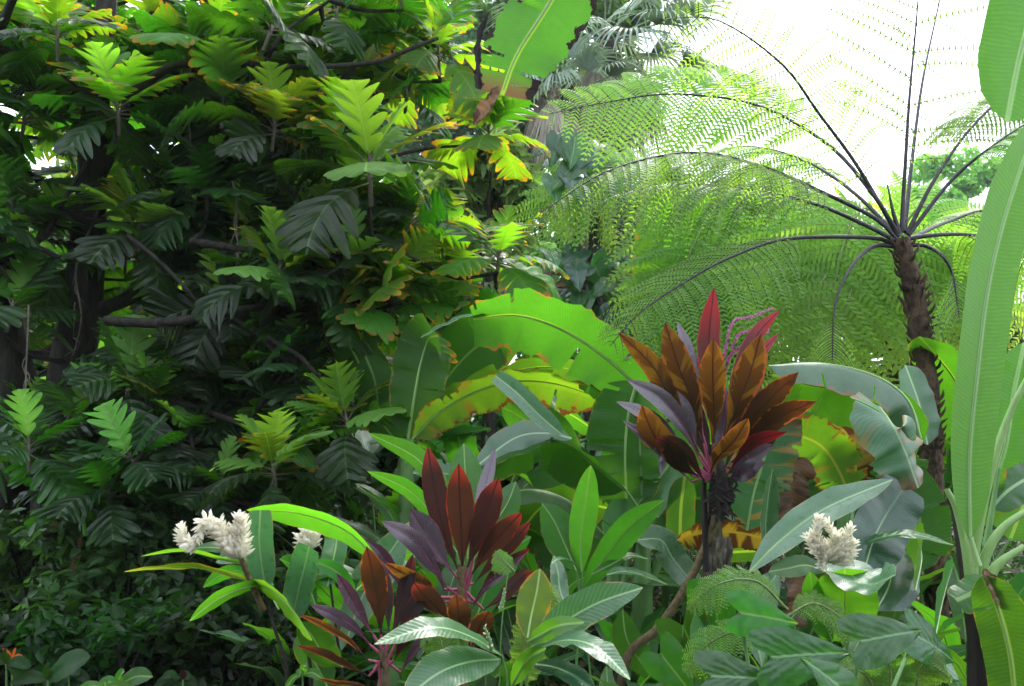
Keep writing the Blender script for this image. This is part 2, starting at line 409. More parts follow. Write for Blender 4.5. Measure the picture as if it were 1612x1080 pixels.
M['shade'] = leafmat('undergrowth_leaf', (.010, .036, .007), (.035, .14, .005), .5, .4, spec=.3, vein=(30, .8, .1), vary=.9)  # shade put into the colour: darkened leaf for plants under the trees
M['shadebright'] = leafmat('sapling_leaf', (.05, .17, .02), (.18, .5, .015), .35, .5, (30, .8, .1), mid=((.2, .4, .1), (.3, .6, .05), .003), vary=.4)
M['dry'] = leafmat('dry_leaf', (.24, .15, .09), (.25, .12, .05), .7, .3, (50, .3, .3), vary=.5, blotch=((.08, .045, .025), (.06, .03, .02), .55, 3))
M['white'] = leafmat('white_bract', (.88, .85, .76), (.9, .85, .70), .55, .5, (30, 0, .03), vary=.12, hue=.01)
M['pink'] = leafmat('pink_blossom', (.55, .14, .42), (.6, .15, .4), .5, .3, (30, 0, .05), vary=.3)
M['flame'] = leafmat('orange_bract', (.6, .12, .02), (.8, .2, .02), .4, .3, (30, 0, .05), vary=.3)
M['stalk'] = barkmat('green_stalk', (.10, .22, .06), (.17, .32, .11), 12, .4, .15)
M['rib'] = barkmat('pale_midrib', (.20, .36, .10), (.28, .45, .16), 12, .4, .1)
M['ribdark'] = barkmat('olive_midrib', (.12, .22, .04), (.18, .28, .06), 12, .4, .1)
M['tistalk'] = barkmat('ti_petiole', (.28, .04, .10), (.38, .08, .15), 12, .35, .1)
M['bark'] = barkmat('dark_bark', (.010, .008, .006), (.035, .03, .024), 26, .9, 1.0)
M['barkgrey'] = barkmat('grey_bark', (.10, .085, .07), (.20, .17, .14), 25)
M['pseudo'] = barkmat('blackened_pseudostem', (.008, .006, .006), (.03, .02, .018), 10, .5)
M['fernbark'] = barkmat('tree_fern_trunk', (.03, .018, .012), (.13, .08, .05), 30, .95, 1.0, (1, 1, .6))
M['rachis'] = barkmat('fern_rachis', (.012, .010, .018), (.035, .028, .035), 40, .5)
M['rachisgreen'] = barkmat('fern_rachis_green', (.10, .16, .04), (.16, .22, .06), 40, .5)
M['tibark'] = barkmat('ti_cane', (.10, .07, .03), (.20, .14, .07), 30, .7, .6, (2.2, 1, 1.5))
M['black'] = barkmat('withered_black', (.010, .007, .008), (.03, .02, .02), 30, .8)
M['soil'] = barkmat('soil', (.018, .013, .008), (.05, .038, .02), 6, .95, 1.0, (1, 1, 1))
M['thatch'] = barkmat('fibrous_palm_trunk', (.05, .04, .03), (.14, .11, .08), 30, .9, 1.0)

# ------------------------------------------------------------------ ground
n = 121
xs = np.concatenate([np.linspace(-200, -20, 20, endpoint=False), np.linspace(-20, 20, 81), np.linspace(20, 200, 21)[1:]])
ys = np.concatenate([np.linspace(-20, 30, 101), np.linspace(30, 300, 21)[1:]])
X, Y = np.meshgrid(xs, ys)
Z = .06 * np.sin(X * 1.7 + Y * .6) + .05 * np.sin(Y * 2.1 - X * .8) + .02 * rng.standard_normal(X.shape)
mb = MB(); mb.grid(np.stack([X, Y, Z], -1), np.stack([X, Y], -1), np.stack([X, Y], -1))
g0 = mb.build('ground', M['soil']); g0['kind'] = 'structure'

# ------------------------------------------------------------------ leaf by image points (each unprojected at its own depth)
TOP = (0, -1, .45); UND = (0, .8, .6); UPN = (0, -.25, 1)
def pts(l, d, dt=0.0):
    k = len(l)
    return [P(q[0], q[1], q[2] if len(q) > 2 else d + dt * i / max(1, k - 1)) for i, q in enumerate(l)]
def leaf(par, mat, kind, l, w, d, dt=0.0, side=TOP, pet=None, pr=.006, petmat='stalk', ribr=0.0, name='leaf', ribmat='rib', **kw):
    """one leaf: blade along the points l, w pixels wide at depth d; pet = where its stalk joins"""
    mb = MB()
    c = pts(l, d, dt)
    blade(mb, c, w * (d + dt * .5) / F, kind, n0=side, rib=ribr, ribmat=1, mat=0, **kw)
    if pet is not None:
        pp = pts([pet] if isinstance(pet, tuple) else pet, d)
        a = np.asarray(c[0]); t0 = np.asarray(c[1]) - a
        mid_ = (a * 1.0 + np.asarray(pp[-1])) / 2
        mb.tube([a + t0 * .04] + ([mid_] if len(pp) == 1 else [np.asarray(q) for q in pp]) + ([pp[-1]] if len(pp) == 1 else []), [pr * .7, pr, pr * 1.3], 6, 10, 2)
    return mb.build(name, [M[mat], M[ribmat], M[petmat]], par)

def base(px, d):
    p = P(px, 900, d); return (float(p[0]), float(p[1]), 0.0)
# ------------------------------------------------------------------ breadfruit trees
def lobed(mb, az, elev, L, w, bend, mat, base0=(0, 0, 0), nl=6, pet=.08, twist=0.0, cup=.12):
    """deeply lobed leaf growing from base0 in azimuth az, starting elev above horizontal and bending down by bend"""
    k = 8
    n = nl * k + 1
    v = np.linspace(0, 1, n)
    hd = np.array([math.cos(az), math.sin(az), 0.0])
    e = elev - bend * v ** 1.2
    T = np.cos(e)[:, None] * hd + np.sin(e)[:, None] * np.array([0, 0, 1.0])
    b0 = np.asarray(base0) + pet * T[0]
    C = b0 + np.vstack([[0, 0, 0], np.cumsum(T[:-1] * (L / (n - 1)), 0)])
    S0 = np.array([-math.sin(az), math.cos(az), 0.0])
    N0 = nrm(np.cross(T, S0[None]))
    N0 = N0 * np.sign(N0[:, 2:3] + 1e-6 + 0 * N0[:, 2:3])
    tw = twist * (1 - .3 * v)
    S = np.cos(tw)[:, None] * S0[None] + np.sin(tw)[:, None] * N0
    N = nrm(np.cross(S, T)); N *= np.sign((N * N0).sum(1, keepdims=True))
    env = np.interp(v, [0, .08, .3, .55, .8, .95, 1], [.18, .5, .92, 1, .72, .30, .04])
    f = np.mod(v * nl, 1.0)
    lob = np.clip(np.sin(math.pi * f), 0, 1) ** .6
    cutd = np.interp(v, [0, .5, 1], [.70, .80, .6])
    u = np.array([-1, -.8, -.45, -.18, 0, .18, .45, .8, 1.])
    au = np.abs(u)
    # inner columns stay whole, outer ones follow the lobes
    foll = np.clip((au - .08) / .4, 0, 1)
    sc = 1 - foll[None] * cutd[:, None] * (1 - lob[:, None])
    jl = 1 + .12 * rng.standard_normal((nl + 1, 2))
    li = np.minimum((v * nl).astype(int), nl)
    jj = np.where(u[None] < 0, jl[li, 0][:, None], jl[li, 1][:, None])
    half = w / 2 * env[:, None] * sc * (1 + (jj - 1) * foll[None])
    skew = np.interp(v, [0, .6, 1], [.45, .85, .35])[:, None] * (au[None] * half)
    ctr = (np.floor(v * nl) + .5) / nl * L
    wave = .10 * np.sin(v * nl * 6.28)[:, None] * au[None] ** 2 * w / 2 * .6
    drop = -.22 * au[None] ** 2 * half * (1 + .6 * rng.random()) + cup * au[None] * half
    tipdroop = -.10 * w * (lob[:, None] * foll[None]) * au[None] * env[:, None] * .5
    Gd = C[:, None] + S[:, None] * (u[None] * half)[..., None] + T[:, None] * skew[..., None] + N[:, None] * (drop + wave + tipdroop)[..., None]
    U = np.stack(np.broadcast_arrays(((u + 1) / 2)[None], v[:, None]), -1)
    Mm = np.stack([np.abs(u[None] * half), np.broadcast_to((v * L)[:, None], half.shape)], -1)
    mb.grid(Gd, U, Mm, mat)
    mb.tube([np.asarray(base0), b0, C[2]], [.007, .005, .004], 4, 4, 3)

CLM = [M['bread'], M['breadfresh'], M['breadyellow'], M['barkgrey']]
def cluster_mesh(i, style):
    mb = MB()
    na = int(rng.integers(9, 13))
    a0 = rng.random() * 6.28
    for k in range(na):
        q = k / na
        az = a0 + k * 2.4 + rng.normal(0, .15)
        el = 1.0 - 1.35 * q + rng.normal(0, .12)
        L = rng.uniform(.40, .58) * (.8 + .3 * q)
        bend = rng.uniform(.6, 1.3) * (.4 + .8 * q)
        mt = 0
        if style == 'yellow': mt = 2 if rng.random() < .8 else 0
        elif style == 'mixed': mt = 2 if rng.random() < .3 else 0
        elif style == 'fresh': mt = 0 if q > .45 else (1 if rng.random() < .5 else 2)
        lobed(mb, az, el, L, L * rng.uniform(.80, 1.0), bend, mt, (0, 0, -.10 * q), nl=int(rng.integers(5, 7)), pet=.06 + .07 * q, twist=rng.normal(0, .35))
    ny = {'fresh': 3, 'yellow': 2, 'mixed': 1, 'dark': 1}[style]
    for k in range(ny):
        L = rng.uniform(.34, .44)
        lobed(mb, a0 + 1 + k * 2.1, 1.25 + rng.normal(0, .1) - .12 * k, L, L * .78, .25, 1 if style != 'yellow' else 2, (0, 0, .02), nl=5, pet=.05, cup=.45)
    mb.tube([(0, 0, -.22), (0, 0, -.1), (0, 0, .07)], [.014, .016, .008], 6, 5, 3)
    return mb.mesh('leaf_cluster_' + style, CLM)
CL = {s: [cluster_mesh(i, s) for i in range(4)] for s in ('dark', 'mixed', 'fresh', 'yellow')}

def put_cluster(par, pos, style, sc=1.0, lean=(0, 0), rz=None):
    sc *= rng.uniform(.68, .88)
    o = bpy.data.objects.new('leaf_cluster', CL[style][int(rng.integers(4))])
    col.objects.link(o)
    o.location = pos
    rz = rng.random() * 6.28 if rz is None else rz
    o.rotation_euler = (Matrix.Rotation(lean[0], 3, 'Y') @ Matrix.Rotation(lean[1], 3, 'X') @ Matrix.Rotation(rz, 3, 'Z')).to_euler()
    o.scale = (sc, sc, sc)
    attach(o, par)
    return o

def inpoly(x, y, poly):
    c = False; j = len(poly) - 1
    for i in range(len(poly)):
        xi, yi = poly[i]; xj, yj = poly[j]
        if (yi > y) != (yj > y) and x < (xj - xi) * (y - yi) / (yj - yi) + xi: c = not c
        j = i
    return c
MASS = [(-300, -40), (680, -40), (700, -30), (700, 60), (690, 90), (640, 130), (600, 175), (590, 240), (640, 340), (690, 365), (770, 395), (760, 430), (690, 460), (640, 500), (590, 560), (560, 640), (500, 700), (440, 790), (230, 800), (-300, 830)]

CLEAR = [(70, 180), (190, 180), (190, 620), (60, 640)]
CLEAR2 = [(170, 420), (340, 330), (340, 470), (180, 560)]
def tree(label, trunk, limbs, hand, nrand, style_fn, depth, group='breadfruit trees', barkname='bark', limit=100, rr=.55, poly=MASS):
    """trunk: (points, radii); limbs: list of (points, radii); hand: clusters by image position; nrand: more clusters round the limbs"""
    p0 = trunk[0][0]
    r = thing('breadfruit_tree', label, 'tree', (float(p0[0]), float(p0[1]), 0.0), group)
    mb = MB(); mb.tube(trunk[0], trunk[1], 12, 22, 0, .05); mb.build('trunk', M[barkname], r)
    mbs = [MB() for _ in limbs]; C = []
    for i, (lp, lr) in enumerate(limbs):
        mbs[i].tube(lp, [q * .72 for q in lr], 8, 40, 0, .09)
        c, T, s = curve(lp, 14); C.append(c)
    allc = np.vstack(C); idx = np.repeat(np.arange(len(C)), 14)
    made = 0
    def grow(pos, style, sc, lean):
        d = np.linalg.norm(allc - pos, axis=1) + np.clip(allc[:, 2] - pos[2] + .1, 0, None) * 2
        j = int(np.argmin(d)); a = allc[j]
        e = pos - np.array([math.sin(lean[0]) * .2, 0, .2 * math.cos(lean[0])]) * sc
        midp = (a + e) / 2 + np.array([rng.normal(0, .05), rng.normal(0, .05), -.08 * np.linalg.norm(e - a)])
        mbs[idx[j]].tube([a, midp, e], [.02, .014, .011], 5, 7, 0, .05)
        put_cluster(r, pos, style, sc, lean)
    for h in hand:
        if made >= limit: break
        px, py, d, style = h[:4]
        sc = h[4] if len(h) > 4 else 1.0
        grow(P(px, py, d), style, sc, (rng.normal(0, .15), rng.normal(.15, .15))); made += 1
    tries = 0
    while made < min(limit, len(hand) + nrand) and tries < 20000:
        tries += 1
        i = int(rng.integers(len(C))); q = C[i][int(rng.integers(4, 14))]
        pos = q + rng.normal(0, rr, 3) * np.array([1, .8, .8]) + np.array([0, 0, .15])
        px, py = proj(pos)
        if pos[1] < 6.6 and (inpoly(px, py, CLEAR) or inpoly(px, py, CLEAR2)): continue
        if not inpoly(px, py, poly) or pos[2] < .6 or pos[1] < 5.3: continue
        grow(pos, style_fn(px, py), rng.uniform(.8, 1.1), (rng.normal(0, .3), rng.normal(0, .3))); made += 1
    for m_ in mbs: m_.build('branch', M[barkname], r)
    return r

MASSC = [(-300, -40), (640, -40), (640, 60), (590, 150), (560, 240), (600, 330), (680, 400), (690, 430), (640, 470), (590, 560), (560, 640), (500, 700), (440, 790), (-300, 830)]
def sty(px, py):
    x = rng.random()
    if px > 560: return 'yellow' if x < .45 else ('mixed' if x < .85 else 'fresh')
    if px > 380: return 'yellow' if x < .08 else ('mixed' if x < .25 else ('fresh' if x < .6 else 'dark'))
    return 'dark' if x < .45 else ('mixed' if x < .65 else 'fresh')  # extra fresh clusters suggest backlit leaves by colour
def px3(l, d=None): return [P(q[0], q[1], q[2] if len(q) > 2 else d) for q in l]

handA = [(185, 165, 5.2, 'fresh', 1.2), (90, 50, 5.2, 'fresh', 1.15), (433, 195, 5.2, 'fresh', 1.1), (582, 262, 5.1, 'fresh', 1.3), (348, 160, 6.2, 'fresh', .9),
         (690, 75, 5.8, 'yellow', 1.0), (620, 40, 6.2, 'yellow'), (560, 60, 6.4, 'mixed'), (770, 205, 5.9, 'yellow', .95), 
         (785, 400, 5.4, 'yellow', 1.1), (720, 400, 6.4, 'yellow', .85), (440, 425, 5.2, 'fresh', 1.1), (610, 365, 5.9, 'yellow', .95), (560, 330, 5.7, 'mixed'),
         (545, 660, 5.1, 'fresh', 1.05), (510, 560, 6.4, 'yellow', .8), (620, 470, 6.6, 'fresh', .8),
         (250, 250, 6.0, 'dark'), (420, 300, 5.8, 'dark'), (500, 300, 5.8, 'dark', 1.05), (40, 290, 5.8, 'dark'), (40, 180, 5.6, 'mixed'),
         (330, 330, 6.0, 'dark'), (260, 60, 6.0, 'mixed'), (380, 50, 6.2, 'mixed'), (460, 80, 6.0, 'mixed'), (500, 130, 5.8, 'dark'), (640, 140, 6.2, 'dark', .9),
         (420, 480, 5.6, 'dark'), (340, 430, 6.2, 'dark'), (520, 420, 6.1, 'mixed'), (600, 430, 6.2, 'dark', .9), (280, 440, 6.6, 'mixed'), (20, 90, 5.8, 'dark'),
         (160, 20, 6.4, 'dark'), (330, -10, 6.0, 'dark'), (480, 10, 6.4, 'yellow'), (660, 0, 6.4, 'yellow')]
dA = 5.9
tA = ([P(70, 1010, dA), P(95, 760, dA), P(108, 600, dA), P(128, 490, dA), P(142, 330, dA), P(148, 200, dA), P(165, 40, dA), P(175, -150, dA)], [.20, .17, .15, .14, .11, .085, .07, .05])
limbsA = [(px3([(125, 495), (190, 475), (245, 440), (295, 385), (330, 290), (400, 215), (480, 160, 5.8), (560, 110, 5.8)], dA), [.075, .07, .05, .03]),
          (px3([(165, 505), (260, 508), (360, 492), (430, 480), (520, 470, 6), (600, 460, 5.4)], 5.3), [.045, .03, .02]),
          (px3([(150, 300), (200, 170), (225, 90), (245, 0), (255, -140)], dA), [.06, .05, .04]),
          (px3([(205, 150), (270, 105), (350, 97), (430, 105), (500, 105), (590, 98), (650, 75), (690, 60)], 5.3), [.045, .03, .018]),
          (px3([(300, 380), (400, 395), (480, 402), (560, 404), (640, 405), (715, 437), (780, 430)], 5.3), [.035, .025, .015]),
          (px3([(560, 404), (540, 450), (600, 500), (640, 530), (700, 480)], 5.4), [.028, .022, .013]),
          (px3([(360, 492), (420, 540), (480, 600), (530, 640), (545, 700, 5.2)], 5.3), [.026, .018, .012]),
          (px3([(140, 350), (70, 290), (20, 250), (-60, 130)], dA), [.05, .035, .02]),
          (px3([(420, 530), (470, 560), (500, 590), (560, 640)], 5.1), [.02, .016, .010]),
          (px3([(395, 200), (410, 130), (440, 60), (520, 0)], 5.3), [.028, .02, .014]),
          (px3([(200, 370), (260, 420), (330, 500), (350, 560)], 5.3), [.02, .016, .010]),
          (px3([(590, 100), (640, 125), (680, 128), (740, 110)], 6.2), [.025, .018, .012]),
          (px3([(500, 105), (600, 30), (640, -60), (680, -150)], 6.2), [.03, .02, .015]),
          (px3([(400, 215), (470, 240), (540, 270), (640, 240), (720, 230), (760, 235)], 5.8), [.03, .022, .012]),
          ]
tree('dark leaning breadfruit tree with the thickest trunk and long bare limbs', tA, limbsA, handA, 60, sty, dA)

handB = [(45, 700, 5.0, 'dark', .9), (205, 720, 5.0, 'dark', .9), (230, 640, 5.4, 'dark', .9), (430, 735, 4.8, 'fresh', 1.0), (390, 620, 5.6, 'dark', .8), (300, 690, 5.4, 'dark', .9), (130, 660, 5.4, 'dark', .9),
         (350, 760, 5.2, 'dark', .85), (480, 690, 5.2, 'mixed', .8),  (170, 770, 5.0, 'dark', .9), (20, 480, 5.4, 'dark'), (20, 330, 5.5, 'dark'), (280, 600, 6.0, 'mixed', .8), (350, 560, 6.2, 'fresh', .8)]
dB = 5.9
tB = ([P(-30, 1060, dB), P(10, 800, dB), P(25, 640, dB), P(5, 480, dB), P(-30, 300, dB), P(-60, 0, dB)], [.19, .16, .13, .11, .09, .06])
limbsB = [(px3([(20, 560), (80, 560), (180, 600, 5.6), (300, 640, 5.4), (420, 680, 5.3)], dB), [.05, .035, .02]),
          (px3([(15, 700), (80, 720, 5.4), (180, 750, 5.2), (330, 770, 5.2)], dB), [.05, .035, .02]),
          (px3([(-10, 420), (60, 380, 5.6), (110, 300, 5.6)], dB), [.05, .03, .02]),
          (px3([(-30, 300), (-20, 120, 5.4), (40, -40, 5), (140, -160, 4.6)], dB), [.06, .04, .02]),
          ]
tree('breadfruit tree at the frame edge with drooping dark green lower boughs', tB, limbsB, handB, 46, lambda x, y: 'dark' if rng.random() < .6 else 'fresh', dB)

dC = 8.6
tC = ([P(330, 980, dC), P(345, 700, dC), P(330, 450, dC), P(360, 200, dC), P(350, -100, dC)], [.17, .14, .12, .10, .06])
limbsC = [(px3([(335, 500), (450, 420), (560, 380), (680, 360)], dC), [.06, .04, .02]), (px3([(345, 350), (250, 220), (150, 120), (50, 60)], dC), [.06, .04, .02]),
          (px3([(350, 250), (450, 120), (560, 50), (660, 0)], dC), [.06, .04, .02]), (px3([(340, 560), (220, 520), (120, 560), (40, 600)], dC), [.05, .03, .02]),
          (px3([(340, 620), (440, 590), (540, 600), (600, 640)], dC), [.05, .03, .02]), (px3([(345, 120), (300, 0), (220, -100)], dC), [.05, .03, .02]),
          (px3([(340, 660), (300, 700), (420, 720)], dC), [.04, .03, .02])]
tree('breadfruit tree standing further back, seen through gaps of the front boughs', tC, limbsC, [], 98, lambda x, y: ['yellow', 'mixed', 'fresh', 'dark'][int(rng.choice(4, p=[.12, .2, .5, .18]))], dC, rr=.75, poly=MASSC)
dD = 11.0
tD = ([P(560, 930, dD), P(575, 700, dD), P(570, 450, dD), P(590, 200, dD)], [.16, .13, .11, .07])
limbsD = [(px3([(572, 500), (480, 420), (380, 400), (280, 420)], dD), [.05, .03, .02]), (px3([(575, 420), (660, 330), (740, 350), (790, 390)], dD), [.05, .03, .02]),
          (px3([(575, 600), (500, 560), (400, 560), (300, 600)], dD), [.05, .03, .02]), (px3([(585, 260), (520, 130), (420, 60)], dD), [.05, .03, .02]), (px3([(575, 640), (520, 680), (400, 680), (200, 700)], dD), [.05, .03, .02])]
tree('slender breadfruit tree behind the banana leaves, crown of pale yellowish foliage', tD, limbsD, [], 92, lambda x, y: ['yellow', 'mixed', 'fresh'][int(rng.choice(3, p=[.2, .2, .6]))], dD, rr=.9, poly=MASSC)

# ------------------------------------------------------------------ far trees of small leaves
def leafball(mb, centers, radii, nleaf, size, mat=0):
    centers = np.asarray(centers); k = rng.integers(len(centers), size=nleaf)
    dirn = nrm(rng.standard_normal((nleaf, 3)))
    r = np.asarray(radii)[k][:, None] * rng.uniform(.35, 1.05, (nleaf, 1)) ** .6
    c = centers[k] + dirn * r * np.array([1, 1, .75])
    N = nrm(dirn * .5 + rng.standard_normal((nleaf, 3)) * .6 + np.array([0, 0, .8]))
    A = nrm(np.cross(N, rng.standard_normal((nleaf, 3)))); B = np.cross(N, A)
    s = size * rng.uniform(.6, 1.3, (nleaf, 1))
    wd = rng.uniform(.20, .34, (nleaf, 1))
    V = np.stack([c, c + A * s * .30 - B * s * wd + N * s * .06, c + A * s * .68 - B * s * wd * .75 + N * s * .02, c + A * s * 1.05 - N * s * .16,
                  c + A * s * .68 + B * s * wd * .75 + N * s * .02, c + A * s * .30 + B * s * wd + N * s * .06], 1)
    U = np.tile(np.array([[.5, 0], [0, .3], [0, .7], [.5, 1], [1, .7], [1, .3]]), (nleaf, 1, 1))
    Mm = np.tile(np.array([[0, 0], [.03, .03], [.03, .07], [0, .1], [.03, .07], [.03, .03]]), (nleaf, 1, 1))
    o = np.arange(nleaf)[:, None] * 6
    mb.raw(V, np.concatenate([o + np.array([[0, 1, 2, 3]]), o + np.array([[0, 3, 4, 5]])]), U, Mm, mat)

def far_tree(label, px, py, d, wpx, hpx, mat, nclump, nleaf, size, seed, trunkpx=None, group='small-leaved trees behind the clearing'):
    c = P(px, py, d); W = wpx * d / F / 2; H = hpx * d / F / 2
    t = thing('broadleaf_tree', label, 'tree', (float(c[0]), float(c[1]), 0.0), group)
    cs = []; rs = []
    while len(cs) < nclump:
        q = rng.uniform(-1, 1, 3)
        if (q ** 2).sum() > 1: continue
        cs.append(c + q * np.array([W, W * .7, H])); rs.append(rng.uniform(.16, .34) * min(W, H))
    mb = MB(); leafball(mb, cs, rs, nleaf, size); mb.build('crown', M[mat], t)
    mb = MB()
    b = np.array([c[0], c[1], 0]); top = c + np.array([0, 0, H * .4])
    mb.tube([b, b * .5 + top * .5 + np.array([W * .08, 0, 0]), top], [W * .07 + .05, W * .05 + .03, .03], 8, 12, 0, .05)
    for q in cs[::max(1, len(cs) // 14)]:
        a = b * .3 + top * .7; mb.tube([a, (a + q) / 2 + np.array([0, 0, .1 * H]), q], [W * .025 + .02, .02, .01], 5, 6)
    mb.build('trunk', M['bark'], t)
    return t
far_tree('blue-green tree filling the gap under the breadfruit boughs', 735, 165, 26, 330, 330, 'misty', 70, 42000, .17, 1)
far_tree('pale lime tree with large soft leaves below the blue-green tree', 765, 300, 11, 230, 210, 'limelit', 34, 4200, .2, 2)
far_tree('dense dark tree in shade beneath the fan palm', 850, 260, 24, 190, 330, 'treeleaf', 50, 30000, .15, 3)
far_tree('tree painted in pale haze tones showing through the notch between breadfruit and banana leaves', 690, 430, 14, 260, 300, 'treelight', 40, 9000, .2, 15)
far_tree('tree with pale haze-coloured leaves glimpsed between the dark climber and the breadfruit edge', 850, 400, 20, 300, 260, 'limelit', 44, 16000, .17, 16)
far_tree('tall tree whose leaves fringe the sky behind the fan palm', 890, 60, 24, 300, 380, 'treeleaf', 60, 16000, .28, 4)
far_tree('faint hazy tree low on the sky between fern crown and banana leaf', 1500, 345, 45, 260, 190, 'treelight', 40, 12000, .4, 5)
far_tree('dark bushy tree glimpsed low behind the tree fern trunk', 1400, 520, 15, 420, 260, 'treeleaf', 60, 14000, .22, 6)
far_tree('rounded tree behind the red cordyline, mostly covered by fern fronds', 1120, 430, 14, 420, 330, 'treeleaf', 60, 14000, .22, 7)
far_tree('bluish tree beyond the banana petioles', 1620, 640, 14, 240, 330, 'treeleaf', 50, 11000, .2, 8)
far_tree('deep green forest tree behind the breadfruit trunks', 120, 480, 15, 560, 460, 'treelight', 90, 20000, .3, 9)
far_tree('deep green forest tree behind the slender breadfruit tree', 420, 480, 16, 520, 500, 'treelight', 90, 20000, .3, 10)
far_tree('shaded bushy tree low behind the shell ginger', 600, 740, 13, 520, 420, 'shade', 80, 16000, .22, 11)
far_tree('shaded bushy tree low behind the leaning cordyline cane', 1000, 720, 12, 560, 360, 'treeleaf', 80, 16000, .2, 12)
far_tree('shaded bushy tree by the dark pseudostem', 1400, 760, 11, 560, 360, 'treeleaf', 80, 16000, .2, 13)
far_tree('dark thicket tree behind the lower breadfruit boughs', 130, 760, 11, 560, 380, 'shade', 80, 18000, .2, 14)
# ------------------------------------------------------------------ tree ferns
def frond(par, ctrl, plen, npin=32, start=.18, mat='fern', plane=(0, -.3, 1), droop=.45, fwd=.35, dens=24, r0=.013, rmat='rachis', sw=.34, gap=0.0, name='frond', pw=.12):
    """arching frond: rachis, paired pinnae, each pinna a double row of narrow pinnules"""
    mb = MB()
    C, T, s = curve(ctrl, 80)
    mb.tube(ctrl, [r0, r0 * .75, r0 * .45, r0 * .15], 6, 28, 1)
    tv = np.linspace(start, .985, npin)
    Ls = np.interp((tv - start) / (1 - start), [0, .12, .4, .65, .85, 1], [.45, .8, 1, .85, .5, .12]) * plen
    hp = nrm(np.asarray(plane, float))
    for i, t in enumerate(tv):
        x = t * 79; j = int(x); c = C[j] * (1 - (x - j)) + C[min(79, j + 1)] * (x - j); tt = T[j]
        Np = nrm(hp - hp @ tt * tt)
        Sp = np.cross(tt, Np)
        for sg in (-1, 1):
            if rng.random() < gap: continue
            L = Ls[i] * rng.uniform(.9, 1.08)
            k = max(7, int(dens * (L / plen) ** .7))
            f = fwd + rng.normal(0, .06)
            d0 = nrm(sg * Sp * math.cos(f) + tt * math.sin(f) + Np * rng.normal(.05, .06))
            q = np.linspace(0, 1, k)
            dr = droop * rng.uniform(.7, 1.3)
            axis = c + d0 * (q * L)[:, None] + np.array([0, 0, -1.0]) * (dr * L * q ** 2)[:, None] + tt * (.10 * L * q ** 2)[:, None]
            Ta = nrm(np.gradient(axis, axis=0))
            Na = nrm(Np + rng.normal(0, .15, 3)); Na = nrm(Na - (Ta @ Na)[:, None] * Ta)
            Sa = np.cross(Ta, Na)
            mb.tube([axis[0], axis[k // 2], axis[-1]], [r0 * .2, r0 * .13, .0005], 3, 6, 1)
            pl = L * pw * np.interp(q, [0, .1, .5, .8, 1], [.7, 1, 1, .65, .15]) * rng.uniform(.85, 1.1, k) + .004
            hw = L / k * sw * .8
            for s2 in (-1, 1):
                D = nrm(s2 * Sa + Ta * .45 - Na * .15 + np.array([0, 0, -.12]))
                b = axis
                V = np.stack([b - Ta * hw, b + Ta * hw, b + D * (pl * .55)[:, None] + Ta * hw * .85, b + D * (pl * .55)[:, None] - Ta * hw * .85,
                              b + D * pl[:, None] + Ta * hw * .25 - Na * (pl * .12)[:, None], b + D * pl[:, None] - Ta * hw * .05 - Na * (pl * .12)[:, None]], 1)
                o = np.arange(k)[:, None] * 6
                Q = np.concatenate([o + np.array([[0, 1, 2, 3]]), o + np.array([[3, 2, 4, 5]])])
                U = np.tile(np.array([[.4, 0], [.6, 0], [.6, .5], [.4, .5], [.55, 1], [.45, 1]]), (k, 1, 1))
                Mm = np.tile(np.array([[0, 0], [0, .01], [.02, .01], [.02, 0], [.04, .01], [.04, 0.]]), (k, 1, 1))
                mb.raw(V, Q, U, Mm, 0)
    return mb.build(name, [M[mat], M[rmat]], par)

dF = 4.6
tf = thing('tree_fern', 'tall tree fern with a rough brown trunk and dark stalks radiating against the white sky', 'tree fern', base(1470, dF), 'tree ferns')
mb = MB()
tp = [P(1474, 900, dF), P(1468, 760, dF), P(1462, 640, dF), P(1455, 560, dF), P(1441, 470, dF), P(1424, 400, dF), P(1419, 375, dF)]
tp = [np.array([tp[0][0], tp[0][1], -.05])] + tp
mb.tube(tp, [.08, .06, .052, .054, .06, .052, .045], 14, 60, 0, .07)
for k in range(260):        # old frond bases up the trunk
    t = rng.uniform(.05, 1); c, T, s = curve(tp, 60); q = c[int(t * 59)]
    a = rng.random() * 6.28; rd = np.array([math.cos(a), math.sin(a), 0]); r_ = .058
    mb.tube([q + rd * r_ * .8, q + rd * (r_ + .012) + np.array([0, 0, .02]), q + rd * (r_ + rng.uniform(.012, .03)) + np.array([0, 0, rng.uniform(.03, .06)])], [.011, .008, .002], 5, 4, 0)
mb.tube([P(1432, 500, dF), P(1424, 480, dF), P(1414, 466, dF)], [.018, .012, .008], 6, 6, 0)
mb.build('trunk', M['fernbark'], tf)
fr = lambda l, *a, **k: frond(tf, pts(l, dF), *a, **k)
fr([(1412, 378), (1380, 345), (1300, 305), (1200, 262, 4.5), (1090, 240, 4.4), (960, 268, 4.3), (850, 335, 4.2)], .52, 36, .22, 'fern', droop=.75, dens=26)
fr([(1410, 380), (1370, 358), (1280, 320, 4.8), (1170, 297, 5.0), (1040, 290, 5.2), (930, 320, 5.4)], .48, 32, .3, 'ferndark', droop=.9, dens=24)
fr([(1408, 385), (1370, 374), (1240, 376, 4.4), (1150, 405, 4.2), (1080, 443, 4.1), (1010, 490, 4.0), (960, 545, 4.0)], .42, 30, .35, 'fern', droop=.5, dens=24, plane=(-.3, -.6, .8))
fr([(1414, 372), (1350, 262), (1290, 180), (1230, 100, 4.5), (1130, 32, 4.4), (1040, 30, 4.3)], .62, 24, .2, 'fern', droop=.45, dens=24, gap=.1, plane=(.8, .4, .5), pw=.08, sw=.26)
